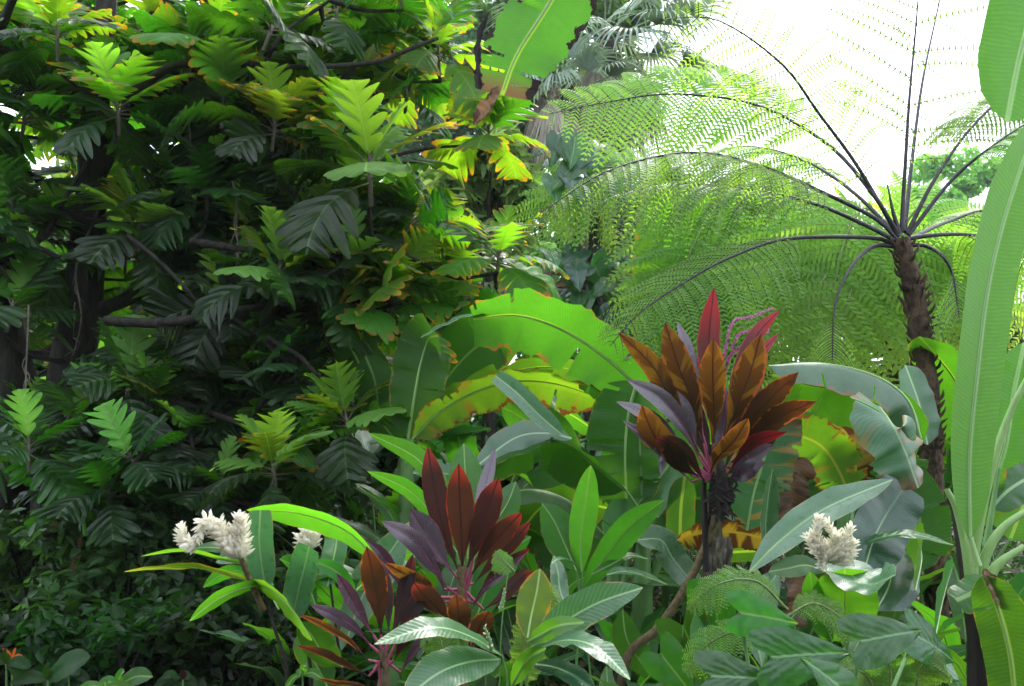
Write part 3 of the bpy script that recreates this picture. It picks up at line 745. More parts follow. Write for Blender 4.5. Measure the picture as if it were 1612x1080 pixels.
fr([(1414, 368), (1370, 300), (1300, 225, 4.8), (1190, 165, 5.0), (1060, 148, 5.1), (960, 160, 5.2), (862, 180, 5.2)], .52, 22, .35, 'fernlight', droop=.3, dens=20, plane=(0, -1, .6), sw=.44, pw=.20)
fr([(1419, 365), (1425, 260), (1432, 150), (1442, 40), (1452, -90, 4.4)], .6, 17, .2, 'fern', droop=.2, dens=18, gap=.35, plane=(.2, -1, .1), pw=.05, sw=.22)
fr([(1424, 365), (1436, 250, 4.8), (1452, 130, 5), (1475, 20, 5.2), (1500, -90, 5.4)], .6, 14, .25, 'fern', droop=.25, dens=18, gap=.5, plane=(.5, -1, .1), pw=.05, sw=.2)
fr([(1428, 368), (1470, 285), (1530, 200, 4.7), (1600, 140, 4.8), (1680, 120, 4.9)], .55, 26, .4, 'fern', droop=.6, dens=24)
fr([(1430, 370), (1500, 282), (1570, 225, 4.5), (1650, 180, 4.4), (1760, 170, 4.3)], .5, 26, .45, 'fern', droop=.6, dens=24)
fr([(1430, 376), (1470, 370), (1530, 370, 4.7), (1612, 385, 4.8), (1700, 430, 4.9)], .5, 26, .3, 'fern', droop=.6, dens=24)
fr([(1408, 388), (1375, 388), (1340, 420, 4.4), (1315, 480, 4.3), (1310, 570, 4.25)], .12, 14, .8, 'fern', droop=.5, dens=10)
fr([(1430, 385), (1460, 388), (1485, 405, 4.5), (1500, 435, 4.5), (1510, 500, 4.5)], .2, 16, .6, 'fern', droop=.5, dens=12)
fr([(1416, 368), (1405, 330), (1397, 290)], .02, 4, .9, 'fern', dens=7, r0=.016)
fr([(1414, 372), (1340, 300, 4.9), (1260, 250, 5.3), (1170, 230, 5.7), (1080, 250, 6.0)], .5, 30, .35, 'fernlight', droop=.6, dens=24)
fr([(1432, 376), (1490, 350, 5.0), (1560, 330, 5.4), (1640, 350, 5.8)], .5, 26, .3, 'fern', droop=.7, dens=22)

def bg_fern(label, cx, cy, d, specs, mat='fernlight', plen=.5):
    t = thing('tree_fern', label, 'tree fern', base(cx, d), 'tree ferns')
    c = P(cx, cy, d)
    mb = MB(); mb.tube([np.array([c[0], c[1], 0]), np.array([c[0] + .05, c[1], c[2] * .5]), c], [.08, .065, .05], 10, 24, 0, .06); mb.build('trunk', M['fernbark'], t)
    for (px, py, dd, lift) in specs:
        e = P(px, py, d + dd)
        m1 = c * .66 + e * .34 + np.array([0, 0, lift]); m2 = c * .3 + e * .7 + np.array([0, 0, lift * .9])
        frond(t, [c, m1, m2, e], plen, 22, .15, mat, droop=.28, dens=17, r0=.011, rmat='rachisgreen', plane=(0, -1, .7), sw=.50, pw=.15)
    return t
bg_fern('pale green tree fern whose drooping fronds hang behind the red cordyline', 1190, 330, 6.6, [(1030, 580, -.8, .45), (1100, 620, -.9, .4), (1330, 600, -.6, .4), (1400, 520, -.2, .4), (1240, 640, -.9, .35), (1050, 470, .3, .5), (1290, 500, -.3, .5)], 'fern')
bg_fern('low tree fern with broad yellow-green fronds behind the rough brown trunk', 1400, 400, 6.2, [(1230, 600, -.8, .35), (1300, 640, -.9, .35), (1180, 520, -.5, .45), (1500, 600, -.7, .4), (1560, 500, -.2, .5), (1300, 520, -.6, .5), (1620, 560, .2, .5), (1450, 560, -.6, .45)], 'fernlight', .55)
bg_fern('tree fern further back with fronds spreading over the banana leaves', 1060, 330, 8.2, [(835, 370, .2, .5), (900, 380, .5, .5), (1180, 520, -.6, .5), (1050, 520, -.7, .5), (1100, 560, -.8, .5)], 'fern', .6)

# ------------------------------------------------------------------ fan palm
def fan(par, c, dirv, R, nseg, spread, mat, droop, width=.045, up=(0, 0, 1), name='fan_leaf'):
    mb = MB(); d = nrm(np.asarray(dirv, float)); upv = nrm(np.asarray(up, float) - np.dot(up, d) * d); s = np.cross(d, upv)
    for k in range(nseg):
        a = (k / (nseg - 1) - .5) * spread
        r = R * (1 - .25 * abs(a) / (spread / 2)) * rng.uniform(.88, 1.05)
        dd = d * math.cos(a) + s * math.sin(a)
        q = np.linspace(0, 1, 7)[:, None]
        ax = c + dd * q * r + upv * .10 * r * np.sin(q * 3) * (0 if droop > .9 else 1) + np.array([0, 0, -1.]) * droop * r * np.clip(q - .4, 0, 1) ** 1.6 * rng.uniform(.8, 1.6)
        blade(mb, ax, width * r / R * rng.uniform(.8, 1.1), 'grass', n0=upv + rng.normal(0, .15, 3), fold=.5, droop=0, wave=0, n=8, m=3)
    mb.tube([c - d * R * .7 + np.array([0, 0, -.05]), c - d * R * .3, c], [.014, .011, .008], 5, 6, 1)
    return mb.build(name, [M[mat], M['stalk' if 'dead' not in mat else 'dry']], par)
dP = 12.5
pc = P(955, 60, dP)
pal = thing('fan_palm', 'tall fan palm with grey-green fans and a skirt of withered brown leaves', 'palm', (float(pc[0]), float(pc[1]), 0.0))
mb = MB(); mb.tube([np.array([pc[0] + .3, pc[1], 0]), np.array([pc[0] + .15, pc[1], pc[2] * .5]), pc], [.15, .13, .12], 12, 30, 0, .04); mb.build('trunk', M['bark'], pal)
for k in range(26):
    a = k * 2.4; el = .9 - k * .055
    dv = np.array([math.cos(a) * math.cos(el), math.sin(a) * math.cos(el), math.sin(el)])
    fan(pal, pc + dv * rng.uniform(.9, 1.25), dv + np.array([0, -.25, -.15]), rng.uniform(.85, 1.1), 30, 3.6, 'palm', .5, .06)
for k in range(14):
    a = k * 2.4 + 1; el = -.45 - .05 * k
    dv = np.array([math.cos(a) * math.cos(el), math.sin(a) * math.cos(el), math.sin(el)])
    fan(pal, pc + dv * rng.uniform(.5, .9) + np.array([0, 0, -.1 - .03 * k]), dv + np.array([0, 0, -1.2]), rng.uniform(.7, 1.0), 24, 1.6, 'palmdead', 1.2, .045)
# second smaller palm crown lower behind, brown skirt
pc2 = P(905, 175, 11.0)
pal2 = thing('fan_palm', 'shorter fan palm with a limp brown skirt above the dark creeper', 'palm', (float(pc2[0]), float(pc2[1]), 0.0))
mb = MB(); mb.tube([np.array([pc2[0] + .2, pc2[1], 0]), np.array([pc2[0] + .1, pc2[1], pc2[2] * .5]), pc2], [.10, .09, .08], 12, 30, 0, .04); mb.build('trunk', M['bark'], pal2)
for px, py, dx, dz, sp in ((865, 85, -.8, .35, 3.4), (900, 90, -.2, .9, 3.2), (835, 130, -1, -.3, 2.8), (960, 120, .8, .2, 3.2), (880, 120, -.5, -.4, 3.0), (925, 110, .3, .5, 3.2), (985, 160, .9, -.3, 3.0)):
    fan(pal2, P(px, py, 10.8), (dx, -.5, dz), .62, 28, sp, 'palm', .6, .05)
for k in range(6):
    fan(pal2, P(rng.uniform(850, 900), rng.uniform(150, 190), 10.8 + rng.uniform(-.2, .3)), (rng.uniform(-.5, .3), -.2, -1), .6, 20, 1.4, 'palmdead', 1.0, .035)

# ------------------------------------------------------------------ dark creeper on the palm trunk
def heart(par, c, dirv, nrmv, L, mat, name='leaf', wk=.78, cup=.12, pet=None, petmat='stalk'):
    """heart-shaped leaf with two rear lobes"""
    mb = MB(); d = nrm(np.asarray(dirv, float)); nn = nrm(np.asarray(nrmv, float) - np.dot(nrmv, d) * d); s = np.cross(d, nn)
    n, m = 22, 13
    v = np.linspace(0, 1, n); u = np.linspace(-1, 1, m); au = np.abs(u)
    wv = np.interp(v, [0, .1, .3, .5, .7, .88, 1], [.80, 1, .97, .76, .48, .22, .01])
    wv = np.convolve(np.pad(wv, 2, mode='edge'), np.ones(5) / 5, 'valid'); wv[-1] = .01
    half = wk * L / 2 * wv
    back = -.24 * L * np.sin(np.clip(au / .9, 0, 1) * math.pi * .62)[None] * (1 - v[:, None]) ** 1.3
    notch = .0
    y = v[:, None] * L + back + .16 * L * (1 - au[None]) * (1 - v[:, None]) ** 3 * 0
    ph = rng.random() * 6
    z = cup * L * au[None] - .22 * L * v[:, None] ** 2 - .10 * L * au[None] ** 2 + .02 * L * np.sin(v[:, None] * 16 + ph + u[None] * 2) * au[None]
    Gd = c + d * y[..., None] + s * (u[None] * half[:, None])[..., None] + nn * z[..., None]
    U = np.stack(np.broadcast_arrays(((u + 1) / 2)[None], v[:, None]), -1)
    Mm = np.stack([np.abs(u[None] * half[:, None]), np.broadcast_to((v * L)[:, None], (n, m))], -1)
    mb.grid(Gd, U, Mm, 0)
    if pet is not None:
        pet = np.asarray(pet, float); cc = np.asarray(c)
        mb.tube([cc, (cc + pet) / 2 + np.array([0, 0, .15 * np.linalg.norm(cc - pet)]), pet], [.005, .008, .011], 6, 10, 1)
    return mb.build(name, [M[mat], M[petmat]], par)
cp = P(935, 420, 8.6)
cr_ = thing('climbing_philodendron', 'dark grey-green climber with broad leaves on a black trunk below the fern fronds', 'climber', (float(cp[0]), float(cp[1]), 0.0))
mb = MB(); mb.tube([np.array([cp[0], cp[1], 0]), P(945, 600, 8.6), P(935, 420, 8.6), P(955, 200, 8.8)], [.09, .09, .08, .05], 8, 20, 0, .1); mb.build('stem', M['bark'], cr_)
for k in range(60):
    q = P(rng.uniform(860, 1000), rng.uniform(395, 500), rng.uniform(8.0, 8.6)) if k < 38 else P(rng.uniform(870, 960), rng.uniform(215, 290), rng.uniform(8.0, 8.7))
    heart(cr_, q, (rng.normal(0, .7), rng.normal(-.4, .3), -.7), (rng.normal(0, .3), -.8, .7), rng.uniform(.22, .36), 'taro' if rng.random() < .5 else 'darkwet')
for k in range(7):
    a = P(rng.uniform(840, 920), 445 + rng.uniform(-12, 12), 8.3)
    mb = MB(); blade(mb, [a, a + np.array([.3, 0, .03]), a + np.array([.62, 0, -.05 + rng.normal(0, .06)])], .09, 'ginger', n0=(0, -1, .5), fold=.4); mb.build('withered_leaf', M['dry'], cr_)
# ------------------------------------------------------------------ banana plants in the middle
def plant(name, label, cat, px, d, group=None): return thing(name, label, cat, base(px, d), group)
def pseudo(par, px, d, r=.07, top=760, mat='stalk', lean=0, name='pseudostem'):
    mb = MB(); a = np.array([P(px, 900, d)[0], d, -.03]); b = P(px + lean, top, d)
    mb.tube([a, (a + b) / 2, b], [r, r * .8, r * .5], 10, 14, 0, .02); return mb.build(name, [M[mat]], par)

bn = plant('banana_plant', 'banana plant with arching backlit leaves edged in brown, behind the short red cordyline', 'banana plant', 640, 5.0, 'banana plants')
pseudo(bn, 640, 5.0, .07, 690)
B = lambda *a, **k: leaf(bn, *a, **k)
B('banana', 'banana', [(643, 690), (652, 630), (662, 575), (675, 535), (690, 528, 4.8)], 92, 5.0, side=(.3, .9, .2), pet=(640, 720), ribr=.010, fold=.15, tears=3, n=34)
B('bananaburnt', 'banana', [(650, 690), (690, 650), (745, 618), (810, 600), (880, 605), (960, 632)], 78, 4.7, side=(0, .8, .7), pet=(640, 730), ribr=.009, fold=-.2, droop=.25, wave=.10, wf=5, tears=5, rag=.10, n=46)
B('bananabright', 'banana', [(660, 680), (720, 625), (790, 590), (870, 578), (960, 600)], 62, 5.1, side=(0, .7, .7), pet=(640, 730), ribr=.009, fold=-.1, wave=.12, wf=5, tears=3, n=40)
B('banana', 'banana', [(630, 700), (605, 650), (575, 590), (540, 525), (500, 470)], 82, 5.3, side=(.5, .8, .3), pet=(640, 740), ribr=.010, fold=.3, tears=3, n=36)
B('banana', 'banana', [(628, 700), (600, 660), (590, 600), (575, 560)], 66, 5.2, side=(.2, .9, .2), pet=(640, 740), fold=.2, n=30)
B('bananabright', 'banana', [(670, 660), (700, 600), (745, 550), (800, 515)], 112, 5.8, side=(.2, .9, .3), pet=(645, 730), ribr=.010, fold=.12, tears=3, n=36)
B('banana', 'banana', [(680, 640), (730, 560), (780, 500), (835, 440)], 96, 6.2, side=(.2, .9, .3), pet=(645, 730), fold=.12, tears=3, n=36)
B('bananabright', 'banana', [(720, 640), (780, 540), (830, 480), (868, 470)], 74, 6.4, side=(.2, .9, .3), pet=(645, 730), fold=.1, n=30)

bn = plant('banana_plant', 'banana plant with a huge arched leaf, half behind the tall red cordyline', 'banana plant', 1010, 4.5, 'banana plants')
pseudo(bn, 1010, 4.5, .07, 800)
B('bananabright', 'stub', [(1040, 650), (985, 590), (930, 545), (870, 512), (810, 496), (745, 502)], 118, 4.6, side=(0, .75, .6), pet=(1010, 800), ribr=.012, fold=-.2, droop=.25, wave=.08, wf=4, tears=4, rag=.05, n=46, lr=(1, 1))
B('bananapale', 'banana', [(770, 492), (730, 500), (695, 515), (662, 532)], 26, 4.6, side=(0, -.3, 1), fold=.3, wave=.1)
B('banana', 'stub', [(1003, 600), (990, 650), (984, 710), (986, 785)], 122, 4.35, side=(.25, .9, .1), pet=(1010, 780), ribr=.010, fold=.15, tears=5, n=40, petmat='stalk')
B('banana', 'banana', [(985, 770), (940, 735), (895, 700), (850, 690), (745, 740, 4.1)], 92, 4.3, side=(0, .5, .8), pet=(1005, 800), ribr=.010, fold=-.25, droop=.3, tears=3, n=36)
B('bananapale', 'ginger', [(900, 690), (860, 682), (810, 690), (745, 738)], 60, 4.2, side=(0, -.8, .8), fold=.1, n=30)
B('gingerpale', 'stub', [(885, 685), (850, 655), (815, 620), (780, 592)], 36, 4.1, side=(.3, -1, .3), fold=.35, wave=.01, ribr=.004)
B('bananapale', 'banana', [(960, 860), (1000, 800), (1040, 750), (1075, 700)], 78, 4.4, side=(-.3, -.9, .2), pet=(950, 900), fold=.15, tears=2, ribr=.008)
B('banana', 'banana', [(960, 850), (900, 790), (830, 770), (740, 800)], 56, 4.5, side=(0, -.3, 1), pet=(965, 900), fold=-.3, wave=.08)
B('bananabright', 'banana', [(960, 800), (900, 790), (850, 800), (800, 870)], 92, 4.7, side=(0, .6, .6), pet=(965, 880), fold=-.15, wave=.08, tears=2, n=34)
for x0, x1, y1 in ((955, 985, 770), (965, 990, 790), (975, 1010, 800), (1000, 1085, 700)):
    mb = MB(); mb.tube([P(x0 - 5, 980, 4.5), P((x0 + x1) / 2 - 4, 880, 4.5), P(x1, y1, 4.45)], [.028, .02, .012], 8, 12, 0); mb.build('petiole', [M['stalk']], bn)

B('banana', 'banana', [(930, 820, 4.9), (880, 740), (850, 680), (790, 640, 5.2)], 96, 5.0, side=(0, .8, .4), fold=-.1, tears=4, ribr=.008)
B('bananapale', 'banana', [(820, 850, 4.9), (780, 790), (720, 750), (650, 745, 4.7)], 60, 4.8, side=(0, -.6, .9), fold=.2, tears=2)
B('bananabright', 'banana', [(940, 680, 5.2), (890, 650), (840, 660), (800, 700, 5.0)], 70, 5.2, side=(0, .5, .8), fold=-.2, wave=.1, tears=2)
B('banana', 'banana', [(1060, 860, 4.8), (1080, 790), (1070, 720), (1040, 670, 4.9)], 96, 4.8, side=(.1, .9, .2), fold=.1, tears=4, ribr=.008)
B('bananabright', 'banana', [(880, 900, 4.6), (860, 850), (820, 830), (770, 850, 4.4)], 60, 4.6, side=(0, .5, .8), fold=-.2, wave=.1)
B('gingerpale', 'banana', [(1100, 930, 4.2), (1060, 880), (1040, 850), (1000, 850, 4.1)], 50, 4.2, side=(0, -.8, .6), fold=.2)

bn = plant('banana_plant', 'banana plant half hidden behind the scorched leaves, its broad leaves glowing yellow-green', 'banana plant', 1250, 5.0, 'banana plants')
pseudo(bn, 1250, 5.0, .07, 760)
B('bananabright', 'banana', [(1250, 790), (1235, 720), (1245, 650), (1280, 590)], 110, 5.0, side=(.1, .9, .2), pet=(1250, 830), fold=.1, tears=5, ribr=.009, n=36)
B('banana', 'banana', [(1260, 790), (1320, 730), (1390, 700), (1450, 720)], 90, 5.0, side=(0, .6, .7), pet=(1250, 830), fold=-.2, tears=5, ribr=.009, n=36)
B('bananabright', 'banana', [(1240, 800), (1190, 740), (1150, 700), (1100, 700)], 96, 5.1, side=(0, .6, .6), pet=(1250, 830), fold=-.15, tears=4, ribr=.009, n=36)
B('banana', 'banana', [(1255, 800), (1290, 800), (1350, 810), (1400, 850)], 80, 4.8, side=(0, .5, .8), pet=(1250, 840), fold=-.15, tears=4)

bn = plant('banana_plant', 'backlit banana plant with one wide yellow-edged leaf standing behind the fern fronds', 'banana plant', 1060, 6.2, 'banana plants')
pseudo(bn, 1060, 6.2, .09, 640)
B('bananabright', 'stub', [(1065, 640), (1058, 520), (1060, 400), (1062, 285)], 128, 6.3, side=(.1, .9, .1), pet=(1060, 680), ribr=.012, fold=.1, tears=6, n=46)
B('banana', 'banana', [(1070, 640), (1085, 560), (1110, 480), (1150, 420)], 90, 6.0, side=(.1, .9, .1), pet=(1060, 680), ribr=.012, fold=.2, tears=4, n=36)
B('banana', 'banana', [(1050, 640), (1030, 590), (1000, 560), (930, 590)], 90, 6.1, side=(.1, .3, .9), pet=(1060, 680), ribr=.012, fold=-.2, tears=4, n=36)

bn = plant('banana_plant', 'banana plant with blue-green arching leaf and scorched brown leaves beside the fern trunk', 'banana plant', 1330, 4.3, 'banana plants')
pseudo(bn, 1330, 4.3, .07, 760)
B('bananapale', 'banana', [(1450, 690), (1430, 630), (1380, 592), (1300, 572), (1210, 575)], 92, 3.9, side=(0, -.45, 1), fold=-.35, droop=.25, tears=2, ribr=.008, pet=(1400, 800), n=36)
B('banana', 'banana', [(1450, 700), (1400, 650), (1340, 618), (1270, 605), (1215, 590)], 96, 4.1, side=(0, .6, .5), fold=-.25, droop=.2, wave=.08, tears=3, ribr=.008, pet=(1400, 800), n=36)
B('bananapale', 'banana', [(1460, 700), (1448, 640), (1425, 575)], 60, 4.4, side=(.2, -1, .4), fold=.2)
B('bananaburnt', 'stub', [(1340, 790), (1320, 740), (1290, 700), (1240, 680)], 84, 4.2, side=(0, .8, .3), pet=(1335, 850), fold=.1, tears=4, rag=.12, wave=.1)
B('bananarust', 'stub', [(1350, 780), (1345, 720), (1330, 680), (1300, 665)], 70, 4.3, side=(0, .8, .3), pet=(1335, 850), fold=.1, tears=3, rag=.2, wave=.15)
B('bananabright', 'banana', [(1340, 860), (1330, 800), (1310, 760), (1290, 700)], 96, 4.7, side=(0, .8, .3), pet=(1335, 900), fold=.1, tears=3)
B('dry', 'stub', [(1268, 720), (1250, 760), (1245, 820)], 50, 4.0, side=(0, -1, .3), fold=.4, rag=.35, wave=.4, wf=2)
B('dry', 'stub', [(1262, 880), (1255, 930), (1248, 985)], 34, 3.9, side=(0, -1, .3), fold=.4, rag=.35, wave=.4, wf=2)
B('bananatip', 'stub', [(1385, 640, 3.5), (1405, 668), (1425, 710), (1446, 768)], 124, 3.3, side=(.35, -.9, .35), fold=-.15, droop=.15, wave=.08, wf=4, rag=.05, pet=(1450, 760, 3.9), n=36, tears=2, ribr=.005)
B('banana', 'banana', [(1440, 900), (1450, 850), (1440, 790), (1400, 740)], 90, 4.2, side=(0, .8, .3), pet=(1400, 950), fold=.1, tears=2)
B('banana', 'banana', [(1260, 1080), (1280, 990), (1330, 940), (1360, 890)], 100, 4.3, side=(0, .8, .3), fold=.1, tears=2)

bn = plant('banana_plant', 'banana plant with a rusty striped leaf behind the withered black bloom', 'banana plant', 1190, 3.95, 'banana plants')
mb = MB(); mb.tube([P(1130, 1080, 3.95), P(1128, 960, 3.95), P(1122, 850, 3.95), P(1122, 790, 3.95)], [.07, .06, .055, .04], 12, 20, 0, .08); mb.build('pseudostem', M['thatch'], bn)
B('bananatip', 'stub', [(1176, 835), (1186, 780), (1205, 715), (1225, 650)], 98, 3.9, side=(.1, -1, .2), fold=.1, rag=.05, tears=4, ribr=.005, n=36)
B('bananarust', 'stub', [(1065, 850), (1110, 838), (1160, 838), (1205, 848)], 50, 4.0, side=(0, .9, .5), fold=-.2, rag=.06, wave=.06, tears=3, n=36)
B('bananabright', 'stub', [(1135, 870), (1170, 868), (1205, 866)], 34, 4.1, side=(0, .9, .5), fold=-.2)
B('bananabright', 'banana', [(1070, 870), (1072, 800), (1078, 750)], 46, 4.3, side=(0, .9, .2), fold=.1)
for x in (1112, 1120, 1135, 1145):
    mb = MB(); blade(mb, pts([(x, 845), (x + rng.uniform(-6, 6), 890), (x + rng.uniform(-14, 14), 940)], 3.9), .06, 'grass', n0=(0, -1, 0), fold=.6, wave=.2, rag=.2); mb.build('dead_sheath', M['barkgrey'], bn)
B('gingerpale', 'ginger', [(1212, 885), (1205, 840), (1208, 790), (1216, 738)], 42, 3.7, side=(.5, -1, .1), fold=.5, wave=.04)

# ------------------------------------------------------------------ large banana leaves close to the camera
bn = plant('banana_plant', 'banana plant with a giant upright green leaf and a blackened pseudostem', 'banana plant', 1530, 2.7, 'banana plants')
mb = MB(); mb.tube([np.array([P(1548, 900, 2.75)[0], 2.75, -.02]), P(1541, 1000, 2.75), P(1525, 900, 2.75), P(1510, 830, 2.75), P(1497, 775, 2.75)], [.07, .055, .042, .034, .008], 14, 24, 0, .03); mb.build('pseudostem', M['pseudo'], bn)
B('bananabig', 'banana', [(1527, 850), (1526, 720), (1538, 590), (1555, 455), (1582, 340), (1632, 190)], 128, 2.55, side=(.45, -.85, .15), pet=(1538, 890), ribr=.010, pr=.012, petmat='rib', fold=.22, droop=.05, wave=.015, wf=2, n=50, m=13, lr=(1.05, .85))
B('bananabig', 'banana', [(1680, -160, 2.4), (1640, -40), (1605, 90), (1585, 192)], 158, 2.3, side=(.2, -1, .1), fold=.1, wave=.02, wf=2, ribr=.006, n=40, m=13, lr=(1, 1))
B('bananabig', 'round', [(1572, 740), (1585, 690), (1595, 620), (1612, 540)], 100, 2.9, side=(.2, -.9, .2), pet=(1552, 860), pr=.010, fold=.25, ribr=.006, lr=(1, 1))
B('bananapale', 'banana', [(1560, 800), (1590, 770), (1640, 740)], 60, 3.1, side=(-.2, -.9, .5), pet=(1550, 870), pr=.010, fold=.2)
B('bananabright', 'banana', [(1545, 830), (1550, 730), (1560, 660)], 70, 3.1, side=(0, .9, .1), fold=.1)
B('banana', 'banana', [(1590, 850), (1620, 780), (1680, 700)], 120, 3.2, side=(0, .9, .1), pet=(1555, 900), fold=.1)
B('banana', 'stub', [(1548, 905), (1572, 960), (1590, 1030), (1600, 1120)], 78, 2.5, side=(-.35, -.9, .1), fold=.2, tears=1, ribr=.004)
B('banana', 'stub', [(1555, 910), (1535, 930), (1505, 945)], 60, 2.6, side=(0, -.6, .8), fold=-.2)
B('dry', 'stub', [(1548, 895), (1565, 925), (1580, 955)], 22, 2.5, side=(0, -1, .3), fold=.5, rag=.3, wave=.3)
for l_ in ([(1530, 940), (1535, 860), (1560, 740), (1590, 650), (1620, 590)], [(1540, 940), (1550, 880), (1580, 830), (1640, 790)], [(1530, 930), (1520, 860), (1505, 800), (1490, 770)], [(1548, 930), (1570, 890), (1612, 860)], [(1528, 930), (1528, 860), (1530, 800)]):
    mb = MB(); mb.tube(pts(l_, 2.72), [.018, .014, .009], 8, 16, 0); mb.build('petiole', [M['rib']], bn)

bn = thing('banana_leaf', 'torn banana leaf hanging from above with blackened edges and a curled brown tip', 'banana leaf', tuple(float(x) for x in P(900, -150, 2.6)))
leaf(bn, 'bananablack', 'stub', [(985, -260), (925, -110), (868, 0), (815, 85), (790, 150)], 138, 2.6, side=(.2, .9, .1), fold=.12, tears=4, rag=.06, n=44, m=13, wave=.04, ribr=.010, name='blade')
leaf(bn, 'dry', 'ginger', [(785, 135), (768, 165), (745, 198)], 26, 2.6, side=(0, -1, .2), fold=.6, wave=.25, rag=.25, name='curled_tip')
leaf(bn, 'black', 'stub', [(768, 20), (752, 70), (754, 140)], 13, 2.58, side=(.5, -1, 0), fold=.5, rag=.4, wave=.4, name='scorched_edge')

# ------------------------------------------------------------------ cordylines (red leaves)
def cordyline(label, stem, sr, rows, d, centre, extra=None):
    t = thing('cordyline', label, 'cordyline', (float(stem[0][0]), float(stem[0][1]), 0.0), 'red-leaved cordylines')
    mb = MB(); mb.tube(stem, sr, 10, 40, 0, .03)
    for k in range(30):     # leaf scars
        c, T, s = curve(stem, 40); i = 2 + k
        if i < 39: mb.tube([c[i] - T[i] * .004, c[i] + T[i] * .004], [sr[0] * .96 * (1 - .5 * i / 39) + .002] * 2, 10, 3, 0)
    mb.build('cane', M['tibark'], t)
    for (mat, side, l, w, dt) in rows:
        leaf(t, mat, 'ti', l, w * .88, d, dt, side=side, pet=(centre[0] + rng.uniform(-6, 6), centre[1] + rng.uniform(-10, 14)), pr=.0055, petmat='tistalk', fold=rng.uniform(.15, .4), wave=.02, droop=.12, n=26, ribr=.0025, ribmat='tistalk' if mat == 'tipurple' else 'black')
    return t
U0 = (0, .9, .3); T0 = (0, -1, .4)
d1 = 3.6
stem1 = [np.array([P(960, 1080, 3.75)[0], 3.75, -.02]), P(985, 1042, 3.7), P(1035, 990, 3.68), P(1085, 915, 3.65), P(1122, 830, 3.62), P(1132, 770, d1), P(1124, 700, d1)]
rows1 = [('tired', U0, [(1122, 700), (1118, 620), (1116, 540), (1124, 452)], 44, .12),
         ('tipurple', T0, [(1108, 690), (1095, 610), (1080, 545), (1066, 506)], 28, .2),
         ('tiorange', U0, [(1108, 700), (1092, 640), (1068, 575), (1047, 508)], 54, -.05),
         ('tired', U0, [(1138, 690), (1160, 600), (1190, 530), (1229, 487)], 34, .2),
         ('tired', U0, [(1142, 690), (1170, 610), (1195, 560), (1228, 524)], 26, .25),
         ('tiorange', U0, [(1140, 690), (1160, 640), (1180, 590), (1198, 526)], 60, -.12),
         ('tiorange', U0, [(1124, 700), (1124, 640), (1122, 590), (1123, 533)], 52, -.22),
         ('tiorange', U0, [(1102, 715), (1065, 650), (1030, 580), (973, 523)], 40, -.1),
         ('tiolive', U0, [(1146, 715), (1175, 670), (1210, 630), (1257, 586)], 48, -.15),
         ('tiolive', U0, [(1150, 730), (1190, 690), (1230, 655), (1285, 632)], 48, -.25),
         ('tipurple', T0, [(1100, 720), (1075, 670), (1040, 630), (987, 598)], 42, -.2),
         ('tipurple', T0, [(1098, 710), (1085, 670), (1070, 640), (1042, 608)], 40, -.05),
         ('tipurple', T0, [(1092, 735), (1050, 680), (1020, 655), (970, 632)], 30, -.25),
         ('tiorange', U0, [(1092, 745), (1060, 710), (1030, 685), (1010, 638)], 54, -.35),
         ('tiolive', U0, [(1090, 750), (1050, 710), (1020, 665), (988, 640)], 30, -.2),
         ('tipurple', T0, [(1090, 760), (1050, 720), (1020, 690), (980, 662)], 24, -.3),
         ('tiorange', U0, [(1118, 745), (1130, 720), (1155, 695), (1178, 658)], 42, -.35),
         ('tired', U0, [(1146, 745), (1165, 720), (1190, 695), (1238, 680)], 28, -.2),
         ('tipurple', T0, [(1146, 760), (1165, 735), (1190, 715), (1218, 700)], 30, -.15),
         ('tipurple', T0, [(1060, 700), (1050, 690), (1043, 715), (1041, 750)], 14, -.2),
         ('tidark', U0, [(1110, 760), (1085, 720), (1060, 700), (1030, 690)], 34, -.3),
         ('tidark', U0, [(1138, 745), (1160, 690), (1185, 620), (1205, 590)], 36, .1),
         ('tidark', U0, [(1120, 740), (1105, 690), (1090, 650), (1080, 600)], 44, .1),
         ('tipurple', T0, [(1128, 740), (1135, 700), (1140, 660), (1142, 610)], 40, .12),
         ('tiolive', U0, [(1100, 750), (1075, 735), (1060, 715), (1048, 690)], 38, -.25),
         ('tipurple', T0, [(1140, 755), (1165, 750), (1185, 735), (1205, 728)], 32, -.15),
         ('tidark', U0, [(1140, 750), (1170, 730), (1200, 700), (1225, 665)], 40, 0)]
c1 = cordyline('tall cordyline on a leaning cane, orange-red leaves glowing against the ferns, pink flower sprays behind', stem1, [.018, .02, .019, .018, .018, .02, .016], rows1, d1, (1124, 745))
mb = MB(); mb.tube([P(1112, 900, 3.62), P(1110, 820, 3.62), P(1108, 760, 3.62), P(1118, 700, 3.6)], [.014, .014, .013, .01], 8, 16, 0, .05)
mb.tube([P(1118, 860, 3.62), P(1120, 780, 3.62), P(1122, 700, 3.62)], [.01, .01, .008], 8, 16, 0, .05); mb.build('side_cane', M['black'], c1)
mb = MB(); mb.tube([P(1128, 700, 3.58), P(1136, 745, 3.56), P(1140, 790, 3.55), P(1138, 812, 3.55)], [.008, .018, .02, .006], 8, 16, 0, .2)
for k in range(110):        # withered bloom: dark dangling scraps
    a = P(1138 + rng.normal(0, 7), np.clip(770 + rng.normal(0, 18), 725, 805), 3.55 + rng.normal(0, .02)); blade(mb, [a, a + np.array([rng.normal(0, .02), 0, -.02]), a + np.array([rng.normal(0, .03), rng.normal(0, .01), -rng.uniform(.03, .07)])], rng.uniform(.008, .02), 'ginger', n=6, m=3, fold=.5)
mb.build('withered_bloom', [M['black']], c1)
mb = MB()
